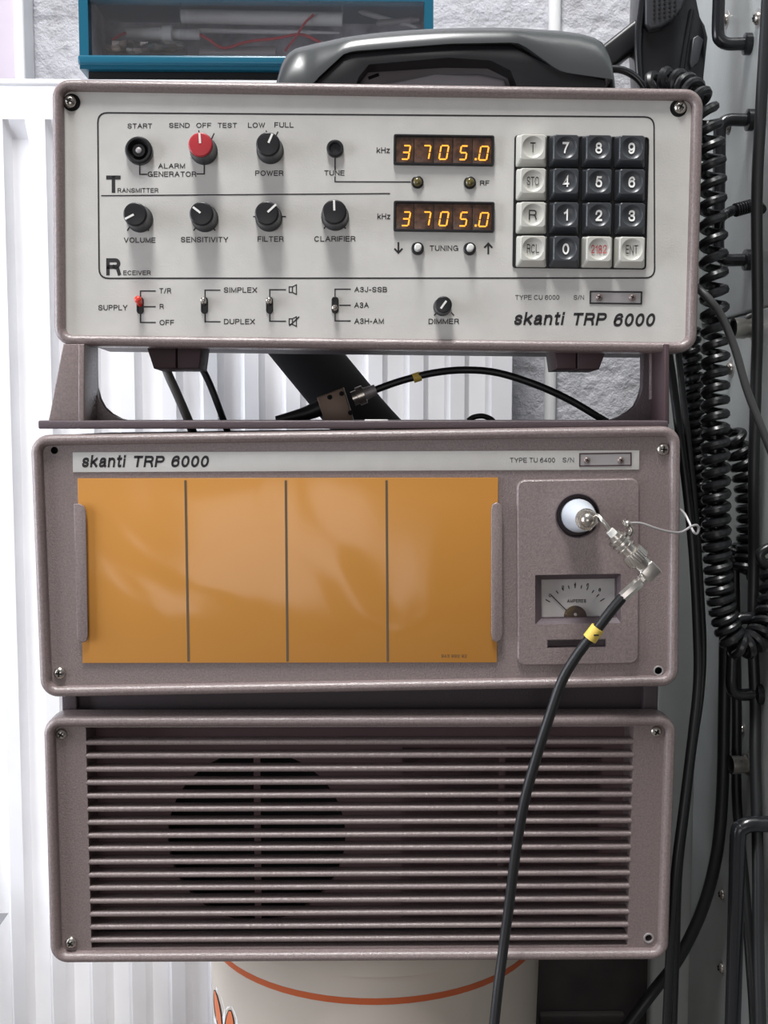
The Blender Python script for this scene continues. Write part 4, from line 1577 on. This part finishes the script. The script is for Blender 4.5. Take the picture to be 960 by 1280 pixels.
# ================================================================== POWER UNIT (bottom)
ppu = unit_thing(PU, 'power_supply_unit', 'taupe power supply unit with horizontal louvre grille, bottom of the stack', 'power supply')
W, H = PU.W, PU.H
q = MB()
for a_, b_ in (((-W / 2 + .005, .0145, .005), (W / 2 - .005, .018, .012)), ((-W / 2 + .005, .0145, H - .012), (W / 2 - .005, .018, H - .006)), ((-W / 2 + .005, .0145, .005), (-W / 2 + .012, .018, H - .006)), ((W / 2 - .012, .0145, .005), (W / 2 - .005, .018, H - .006)),
               ((-W / 2 + .005, .018, .005), (-W / 2 + .008, .165, H - .006)), ((W / 2 - .008, .018, .005), (W / 2 - .005, .165, H - .006)), ((-W / 2 + .005, .018, .005), (W / 2 - .005, .165, .008)), ((-W / 2 + .005, .018, H - .009), (W / 2 - .005, .165, H - .006)), ((-W / 2 + .005, .162, .005), (W / 2 - .005, .165, H - .006))):
    q.box(a_, b_, 'housing')
q.build('housing', ppu)
q = MB()
bezel(q, W, H, 'taupe')
q.build('bezel', ppu, 60)
PXP = m_per_px(.006)
gl = (PU.loc(105.6, 927).x + PU.loc(116, 1170).x) / 2
gr_ = (PU.loc(793.3, 927).x + PU.loc(783.5, 1168).x) / 2
gt, gb_ = H - .0075, .0075
hole = L2(PU, 810.8, 1172.5)
q = MB()
q.plate(rr(0, H / 2, W - .0118, H - .0118, .005), [[(gl, gb_), (gl, gt), (gr_, gt), (gr_, gb_)], circ(hole[0], hole[1], .0021, 20)], FY, 'taupe', .003, .026)
q.mesh_pts([(x, FY + .006, z) for x, z in circ(hole[0], hole[1], .0021, 20)], [list(range(20))], 'void')
q.loops([[(x, FY, z) for x, z in circ(*hole, .0033, 24)], [(x, FY - .0006, z) for x, z in circ(*hole, .0031, 24)], [(x, FY - .0006, z) for x, z in circ(*hole, .0023, 24)], [(x, FY, z) for x, z in circ(*hole, .0021, 24)]], 'steel', False, False)
q.build('front_panel', ppu)
for px, py, r in ((76, 918.5, .0034), (821, 915.3, .0034), (88, 1179.5, .0036)):
    q = MB()
    p = PU.loc(px, py, .001)
    screw_shape(q, (p.x, FY, p.z), (0, -1, 0), r, roll=.2)
    q.build('screw', ppu)
# slats
q = MB()
z_top = PU.loc(450, 925.5, .0).z
z_bot = PU.loc(450, 1172, .0).z
for i in range(16):
    z = z_top + (z_bot - z_top) * i / 15
    prof = []
    tk = .0033
    for k in range(9):
        a_ = PI / 2 + PI * k / 8
        prof.append((FY - .0002 + tk / 2 + tk / 2 * math.cos(a_) * 1.1, z - tk / 2 + tk / 2 * math.sin(a_)))
    prof += [(FY + .009, z - tk + .0006), (FY + .009, z - .0006)]
    q.loops([[(gl - .0005, y_, z_) for y_, z_ in prof], [(gr_ + .0005, y_, z_) for y_, z_ in prof]], 'taupe')
q.build('louvre_grille', ppu, 50)
# inner plate with the fan opening and the square opening
IYP = FY + .024
pl = lambda x, y: L2(PU, x, y, -IYP)
c1 = pl(321, 1046)
rf = 114 * m_per_px(.03)
ra, rb_ = pl(503, 934), pl(746, 1166)
q = MB()
rh = [(ra[0], ra[1]), (rb_[0], ra[1]), (rb_[0], rb_[1]), (ra[0], rb_[1])]
q.plate([(gl - .002, gb_ - .001), (gl - .002, gt + .001), (gr_ + .002, gt + .001), (gr_ + .002, gb_ - .001)], [circ(c1[0], c1[1], rf, 48), rh], IYP, 'fanplate', None, .004)
for bx, z0_, z1_ in ((pl(322, 1046)[0], c1[1] - rf, c1[1] + rf), (pl(626, 1046)[0], rb_[1], ra[1])):
    q.box((bx - .002, IYP - .001, z0_), (bx + .002, IYP + .002, z1_), 'fanplate')
q.build('fan_plate', ppu)
q = MB()
q.box((-W / 2 + .01, .06, .01), (W / 2 - .01, .065, H - .012), 'void')
q.build('shade_backing', ppu)  # near-black sheet: the shade inside the unit is put in as colour
# stacking frame between bottom and middle unit
q = MB()
zs0 = H - .0062
zs1_ = H + .0226
q.box((-W / 2 + .0085, .020, zs0), (W / 2 - .0085, .15, zs1_), 'housing', .001)
q.build('stacking_plinth', ppu)
for sx_ in (-1, 1):
    q = MB()
    xa_ = sx_ * (W / 2 - .0065)
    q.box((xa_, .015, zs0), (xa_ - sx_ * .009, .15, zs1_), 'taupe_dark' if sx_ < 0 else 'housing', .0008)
    q.build('stacking_rail', ppu)

# ================================================================== TELEPHONE on top
TY = 0.07
ztu = CU.w((0, TY, CU.H - .005)).z - .0002
tel = thing('telephone_handset', 'black telephone handset lying in its grey cradle on the top unit', 'telephone', (at(553, 100, TY).x, TY, ztu))
to = Vector(tel.location)
tp = lambda pts, y: [((lambda p: (p.x - to.x, max(p.z - to.z, .0003)))(at(x, yy, y))) for x, yy in pts]
YA, YB = -.022, .024
top = [(346, 125), (350, 98), (357, 73), (370, 62), (420, 53), (470, 46), (545, 40), (620, 39), (695, 41), (722, 44.5), (744, 51), (754, 64), (760, 100), (761, 125)]


def interp(tab, x):
    for (xa, ya), (xb, yb) in zip(tab, tab[1:]):
        if xa <= x <= xb:
            return ya + (yb - ya) * (x - xa) / (xb - xa)
    return tab[0][1] if x < tab[0][0] else tab[-1][1]


q = MB()
t_top = [(346, 112), (349, 98), (353, 82), (360, 70), (370, 63), (395, 57), (420, 52.5), (445, 48.8), (470, 45.5), (510, 42), (545, 40), (580, 39), (620, 38.8), (660, 39.5), (695, 41), (722, 44.5), (740, 49.5), (750, 56), (756, 70), (760, 90), (761, 112)]
t_seam = [(346, 128), (384, 122), (395, 101), (432, 66), (445, 63.5), (560, 54.5), (640, 53), (652, 59), (690, 87), (702, 91), (757, 99), (761, 128)]
Ls = []
sx0, sx1 = 346.2, 760.8
n_ = 64
for i in range(n_ + 1):
    u_ = i / n_
    u_ = .5 - .5 * math.cos(PI * u_)
    px_ = sx0 + (sx1 - sx0) * u_
    yt_ = interp(t_top, px_)
    ys_ = max(interp(t_seam, px_), yt_ + 3)
    pt_ = at(px_, yt_, TY) - to
    ps_ = at(px_, ys_, TY + YA) - to
    zt1_, zs1_ = pt_.z, max(ps_.z, .0004)
    zt1_ = max(zt1_, zs1_ + .0006)
    x_ = pt_.x
    sec = []
    for k in range(9):
        a_ = PI / 2 * k / 8
        sec.append((x_, YA + (1 - math.cos(a_)) * .020, zs1_ + (zt1_ - zs1_) * math.sin(a_)))
    for k in range(1, 9):
        a_ = PI / 2 * (1 - k / 8)
        sec.append((x_, YB - (1 - math.cos(a_)) * .018, zs1_ + (zt1_ - zs1_) * math.sin(a_)))
    Ls.append(sec)
q.loops(Ls, 'shell')
lab(q.build('handset_shell', tel, 60), 'glossy grey-black upper shell')
q = MB()
low = [(392, 104), (433, 66.5), (560, 57), (639, 55), (687, 85), (700, 90), (757, 98), (758, 145), (657, 145), (640, 86), (614, 73), (560, 72), (460, 78), (446, 95), (436, 145), (380, 145)]
q.prism(tp(low, TY + YA + .002), YA + .002, YB - .002, 'black', .0012, 2)
q.build('handset_grip', tel, 50)
tel2 = thing('handset_cradle', 'grey plastic cradle under the black handset on the top unit', 'cradle', (at(545, 100, TY).x, TY, ztu))
to2 = Vector(tel2.location)
tp2 = lambda pts, y: [((lambda p: (p.x - to2.x, max(p.z - to2.z, .0003)))(at(x, yy, y))) for x, yy in pts]
q = MB()
q.prism(tp2([(438, 150), (449, 95), (462, 81), (500, 77), (560, 75), (606, 76), (628, 82), (642, 96), (652, 150)], TY + .0), .000, .045, 'cradle', .004, 4)
q.build('cradle_body', tel2, 50)
q = MB()
q.prism(tp2([(463, 150), (478, 104), (545, 93), (600, 91), (632, 98), (645, 150)], TY - .012), -.012, .003, 'cradle', .003, 4)
lab(q.build('cradle_lip', tel2, 50), 'pale front lip')
for x, y, an in ((467, 95.5, .35), (625, 89, -.2)):
    q = MB()
    p = at(x, y, TY - .0002) - to2
    q.obox(Matrix.Translation(p) @ Matrix.Rotation(-an, 4, 'Y'), (.007, .0008, .002), 'void', .0003)
    q.build('slot', tel2)

# second handset hanging at the rack, upper right
HY = 0.13
hs = thing('hanging_handset', 'black handset standing upright against the grey rack, top right', 'telephone', at(842, 112, HY))
ho = Vector(hs.location)
hp = lambda pts, y: [((lambda p: (p.x - ho.x, p.z - ho.z))(at(x, yy, y))) for x, yy in pts]
q = MB()
q.prism(hp([(801, -60), (798, 40), (803, 150), (876, 150), (879, 108), (886, 46), (882, 30), (866, 8), (862, -60)], HY), 0, .03, 'blackgloss', .003, 3)
q.build('body', hs, 50)
q = MB()
q.tube([at(x, y, HY - .002) - ho for x, y in ((806, -50), (803, 0), (798, 42), (798, 75), (801, 108), (806, 140))], .0026, 'blackgloss', 12, 5)
q.build('rim', hs)
q = MB()
q.tube([at(x, y, HY - .001) - ho for x, y in ((865, 12), (860, 40), (855, 70), (850, 105), (846, 140))], .0016, 'blackgloss', 10, 5)
q.build('ridge', hs)
q = MB()
q.prism(hp([(806, -60), (806, 30), (812, 38), (826, 35), (842, 24), (852, 12), (858, -5), (860, -60)], HY - .005), -.007, .002, 'charcoal', .002, 3)
for i in range(5):
    for j in range(5):
        p = at(818 + 6.5 * i, 1 + 5.5 * j - i * 1.0, HY - .0075) - ho
        q.lathe(p, (0, -1, 0), [(0, .0009), (.0006, .0008)], 'void', 8)
q.build('earpiece', hs, 50)
q = MB()
q.prism(hp([(866, 48), (872, 44), (879, 50), (873, 78), (864, 86), (862, 78)], HY - .002), -.003, .001, 'charcoal', .0008, 2)
q.build('thumb_pad', hs)
q = MB()
pa, pb = at(735, 92, HY + .02) - ho, at(806, 36, HY + .02) - ho
d = pb - pa
R4 = Matrix((d.normalized(), Vector((0, 1, 0)), d.normalized().cross(Vector((0, 1, 0))))).transposed().to_4x4()
q.obox(Matrix.Translation((pa + pb) / 2) @ R4, (d.length, .02, .0165), 'black', .003)
q.build('hook_arm', hs)
q = MB()
q.tube([at(x, y, .10) for x, y in ((748, 96), (757, 88.5), (770, 86.5), (784, 90), (797, 99), (806, 112), (812, 130))], .0024, 'blackgloss', 12, 6)
tag(q.build('handset_lead'), 'black lead arching out behind right end of the lying handset', 'cable')

# ================================================================== STORAGE CASE on the radiator
SY = RY + 0.003
sc = thing('storage_case', 'teal-framed storage case with clear front standing on the white radiator', 'storage case', (at(320, 92, SY).x, SY, zt + .0003))
s0_ = Vector(sc.location)
xa_, xb_ = at(101.5, 60, SY).x - s0_.x, at(541, 60, SY).x - s0_.x
xa2, xb2 = at(113, 60, SY).x - s0_.x, at(530, 60, SY).x - s0_.x
zb0 = .0062
zb1_ = at(300, 73.5, SY).z - s0_.z
zt1 = at(480, 5, SY).z - s0_.z
zt0 = zt1 + .010
q = MB()
outer = [(xa_, zb0), (xa_, zt0), (xb_, zt0), (xb_, zb0)]
q.plate(outer, [[(xa2, zb1_), (xa2, zt1), (xb2, zt1), (xb2, zb1_)]], -.006, 'teal', .085, .012)
q.box((xa_ - .001, -.009, zb1_ - .0075), (xb_ + .001, 0, zb1_), 'teal', .002)
q.build('frame', sc)
q = MB()
q.box((xa_ + .002, .072, zb0 + .001), (xb_ - .002, .078, zt0 - .001), 'casein')
q.box((xa_ + .002, 0.008, zb0 + .001), (xb_ - .002, .075, zb0 + .006), 'casein')
q.box((xa_ + .002, 0.008, zb0 + .001), (xa_ + .005, .075, zt0 - .001), 'casein')
q.box((xb_ - .005, 0.008, zb0 + .001), (xb_ - .002, .075, zt0 - .001), 'casein')
q.build('interior', sc)
q = MB()
q.box((xa2 - .001, -.001, zb1_ - .001), (xb2 + .001, .0005, zt1 + .001), 'glass')
xd = at(427, 30, SY).x - s0_.x
q.box((xd, -.0005, zb1_), (xd + .0012, .03, zt1), 'glass')
xd = at(225, 30, SY).x - s0_.x
q.box((xd, -.0005, zb1_ + .012), (xd + .0012, .03, zt1), 'glass')
q.build('clear_front', sc, 0)
q = MB()
q.box((xa_ + .005, .000, 0), (xb_ - .004, .075, .0064), 'void', .001)
q.build('foot', sc)  # near-black block: shading under the case is put into its colour
CY = SY + .03
# contents
q = MB()
q.tube([at(227, 20, CY), at(428, 24, CY)], .0056, 'white', 16, 2)
tag(q.build('plastic_tube'), 'bright white tube lying high inside the teal case', 'tube')
q = MB()
pa, pb = at(158, 41, CY), at(250, 43.5, CY)
d = pb - pa
q.lathe(pa, d, [(0, .0045), (d.length * .48, .0048), (d.length * .5, .0068), (d.length * .62, .0068), (d.length * .64, .0042), (d.length, .004)], 'white', 20)
tag(q.build('inline_fuse_holder'), 'white collared fuse holder on a red wire inside the teal case', 'fuse holder')
q = MB()
q.tube([at(x, y, CY - .004) for x, y in ((140, 50), (150, 44), (158, 41))], .0012, 'redwire', 8, 5)
q.tube([at(x, y, CY - .004) for x, y in ((250, 43), (262, 50), (280, 60), (310, 52), (345, 48), (375, 43), (395, 50), (404, 56))], .0012, 'redwire', 8, 6)
q.tube([at(x, y, CY - .007) for x, y in ((356, 64), (370, 46), (380, 30), (392, 18))], .0010, 'redwire', 8, 5)
tag(q.build('lead_wire'), 'red wire looping around tubes inside the teal case', 'wire')
q = MB()
q.tube([at(250, 66, CY + .006), at(345, 66, CY + .006)], .005, 'steel', 12, 2)
tag(q.build('metal_rod'), 'grey metal rod at bottom of the teal case', 'rod')
q = MB()
random.seed(3)
vs_, fs_ = [], []
nx_, nz_ = 12, 4
for j in range(nz_):
    for i in range(nx_):
        p = at(131 + 98 * i / (nx_ - 1), 51 + 12 * j / (nz_ - 1) + random.uniform(-1.5, 1.5), CY - .006 + random.uniform(-.003, .003))
        vs_.append(tuple(p))
for j in range(nz_ - 1):
    for i in range(nx_ - 1):
        fs_.append((j * nx_ + i, j * nx_ + i + 1, (j + 1) * nx_ + i + 1, (j + 1) * nx_ + i))
n_ = len(vs_)
vs_ += [(x, y + .006, z) for x, y, z in vs_]
fs_ += [tuple(n_ + k for k in f[::-1]) for f in fs_]
q.mesh_pts(vs_, fs_, 'chrome')
tag(q.build('foil_packet', smooth=20), 'crumpled shiny packet at left inside the teal case', 'packet')

for nm, lb, x_a, y_a, x_b, y_b, r_, m_ in (('pen', 'slim pale pen lying at right inside the teal case', 448, 14, 520, 34, .0022, 'white'),
                                   ('clear_pipe', 'pale thin pipe under the white tube inside the teal case', 236, 38, 424, 41, .0020, 'whitepaint'),
                                   ('probe', 'grey probe lying low at right inside the teal case', 470, 30, 524, 24, .0032, 'steel')):
    q = MB()
    pa, pb = at(x_a, y_a, CY + .012), at(x_b, y_b, CY + .012)
    d = pb - pa
    q.lathe(pa, d, [(0, r_ * .4), (d.length * .08, r_), (d.length * .8, r_), (d.length * .82, r_ * .7), (d.length, r_ * .5)], m_, 14)
    tag(q.build(nm), lb, nm.replace('_', ' '))

# ================================================================== CORDS AND CABLES at the right


def coil(mb, pts, pitches, R_, r, m, n=8, per=14, k=10):
    """helical cord round a path; pitches: one value per waypoint"""
    P = spline(pts, k)
    pp = []
    for i in range(len(P)):
        s = i / k
        a = min(int(s), len(pitches) - 2)
        pp.append(pitches[a] + (pitches[a + 1] - pitches[a]) * (s - a))
    # resample finely
    out = []
    up = Vector((0, -1, 0))
    ph = 0.0
    for i in range(len(P) - 1):
        a, b = P[i], P[i + 1]
        L = (b - a).length
        st = max(1, int(math.ceil(L / pp[i] * per)))
        t = (b - a).normalized()
        up = up - t * up.dot(t)
        up.normalize()
        sd = t.cross(up)
        for j in range(st):
            c = a.lerp(b, j / st)
            q_ = ph + 2 * PI * (L / pp[i]) * j / st
            out.append(c + (up * math.cos(q_) + sd * math.sin(q_)) * R_)
        ph += 2 * PI * L / pp[i]
    mb.tube(out, r, m, n, 0)


sc_ = .0005
q = MB()
coil(q, [at(x, y, yy) for x, y, yy in ((808, 112, .10), (828, 102, .085), (852, 106, .07), (872, 122, .05), (884, 150, .045), (889, 200, .045), (891, 290, .045), (893, 380, .045), (894, 450, .045), (894, 540, .04), (895, 600, .04), (896, 680, .04), (900, 740, .04), (908, 780, .04), (921, 806, .04), (938, 804, .045), (953, 788, .05), (963, 760, .055), (968, 720, .06), (966, 690, .062))],
     [.0115, .011, .0105, .0100, .0095, .0112, .0112, .0105, .0092, .0084, .0080, .0072, .0064, .0062, .0066, .0085, .0085, .008, .008, .008], .0064, .0029, 'cord')
tag(q.build('coiled_cord'), 'long black coiled cord hanging nearest the front at right of units', 'cord')
q = MB()
coil(q, [at(x, y, .105) for x, y in ((862, 405), (864, 450), (867, 500), (869, 550), (873, 600), (880, 650), (890, 690), (905, 705), (922, 695), (930, 680))], [.006] * 10, .0052, .0025, 'cord')
tag(q.build('coiled_cord'), 'black coiled cord tucked in shade behind the front coil, beside the shelf gusset', 'cord')
q = MB()
coil(q, [at(x, y, .094) for x, y in ((910, 535), (921, 556), (930, 585), (936, 620), (938, 655), (937, 690), (930, 720))], [.0095, .0085, .0075, .007, .0068, .0068, .0068], .0068, .0028, 'cord')
tag(q.build('coiled_cord'), 'short black coiled cord right of the front coil, crossed by straight cable', 'cord')
q = MB()
coil(q, [at(x, y, .115) for x, y in ((944, 600), (950, 620), (953, 650), (954, 690))], [.0075] * 4, .0045, .0028, 'cord')
tag(q.build('coiled_cord'), 'black coiled cord hanging behind the straight cable at the right edge', 'cord')
q = MB()
q.tube([at(x, y, .03) for x, y in ((968, 684), (958, 686), (950, 693), (954, 703), (966, 704))], .0030, 'cord', 12, 6)
tag(q.build('cord_loop'), 'open black loop of cord poking in at right edge halfway up', 'cord')


def cable(name, label, pts, r, m='rubber'):
    q = MB()
    P = []
    for px_, py_, yy in pts:
        p = at(px_, py_, yy)
        while p.x > X0 - r - .0012 and p.x < X0 + .03 and yy > -.1:     # keep clear of the rack's face
            yy -= .004
            p = at(px_, py_, yy)
        P.append(p)
    q.tube(P, r, m, 14, 6)
    return tag(q.build(name), label, 'cable')


cable('thick_cable', 'thick straight black cable running full height along the right edge', [(960, -20, .05), (957, 40, .05), (951, 140, .05), (946, 250, .05), (947, 400, .055), (945, 480, .06), (942, 600, .06), (942, 700, .07), (941, 800, .075), (944, 880, .06), (944, 950, .045), (947, 1060, .025), (948, 1180, .015), (951, 1300, .005), (954, 1450, -.005), (956, 1750, -.02)], .0036)
cable('grey_cable', 'grey cable curving from behind the cream-faced unit across the coils to right edge', [(860, 352, .04), (874, 362, .025), (888, 376, .02), (902, 396, .02), (918, 434, .02), (933, 485, .02), (948, 525, .02), (962, 560, .02), (985, 620, .02), (1005, 700, .0), (1012, 900, -.02), (1015, 1300, -.04), (1015, 1820, -.05)], .0024, 'dkgreycable')
cable('black_cable', 'black cable hanging close along right sides of the lower two units', [(832, 420, .075), (840, 470, .07), (849, 540, .06), (858, 610, .055), (866, 690, .05), (871, 780, .05), (872, 850, .05), (865, 920, .045), (854, 1010, .035), (844, 1090, .03), (838, 1180, .03), (832, 1300, .03), (822, 1450, .035), (815, 1650, .05), (812, 1740, .06)], .0028)
cable('twin_cable', 'second black cable just right of the cable beside middle unit', [(846, 420, .09), (852, 480, .085), (862, 570, .08), (870, 650, .075), (876, 740, .07), (879, 810, .07), (876, 870, .07), (866, 940, .06), (858, 1010, .055), (849, 1090, .06), (846, 1180, .08), (842, 1300, .08), (838, 1450, .085), (836, 1650, .10)], .0022)
cable('looped_cable', 'black cable sweeping from below the coils down left behind the bucket', [(907, 760, .09), (906, 830, .09), (905, 900, .09), (903, 990, .09), (897, 1060, .09), (885, 1115, .10), (868, 1160, .11), (845, 1203, .12), (820, 1235, .13), (795, 1268, .13), (765, 1310, .13), (735, 1370, .135), (715, 1460, .15), (705, 1560, .17)], .0042)
cable('slack_cable', 'black cable hanging vertically at lower right beside the rack handle', [(918, 700, .10), (920, 820, .10), (921, 900, .10), (921, 1000, .10), (930, 1100, .09), (938, 1200, .07), (944, 1300, .06), (948, 1500, .05), (950, 1690, .05)], .0034)
q = MB()
pts = [atx(952, 262, X0 - .01), at(945, 256, .07), at(925, 260, .065), at(908, 267, .06), at(900, 275, .06), at(898, 290, .065)]
q.tube(pts, .0032, 'blackgloss', 12, 6)
pa, pb = at(940, 257, .066), at(918, 263, .062)
d = pb - pa
for i in range(7):
    q.lathe(pa + d * (i / 7), d, [(0, .0040), (d.length / 12, .0044), (d.length / 9, .0040)], 'blackgloss', 14)
tag(q.build('plug_lead'), 'black plug lead with ribbed sleeve beside the rack handle', 'cable')
q = MB()
q.tube([at(x, y, .10) for x, y in ((932, 414, ), (930, 404), (935, 396), (946, 393.5), (960, 394), (980, 396))], .0018, 'dkgreycable', 10, 6)
tag(q.build('thin_lead'), 'thin dark lead looping over the chrome socket on rack', 'cable')
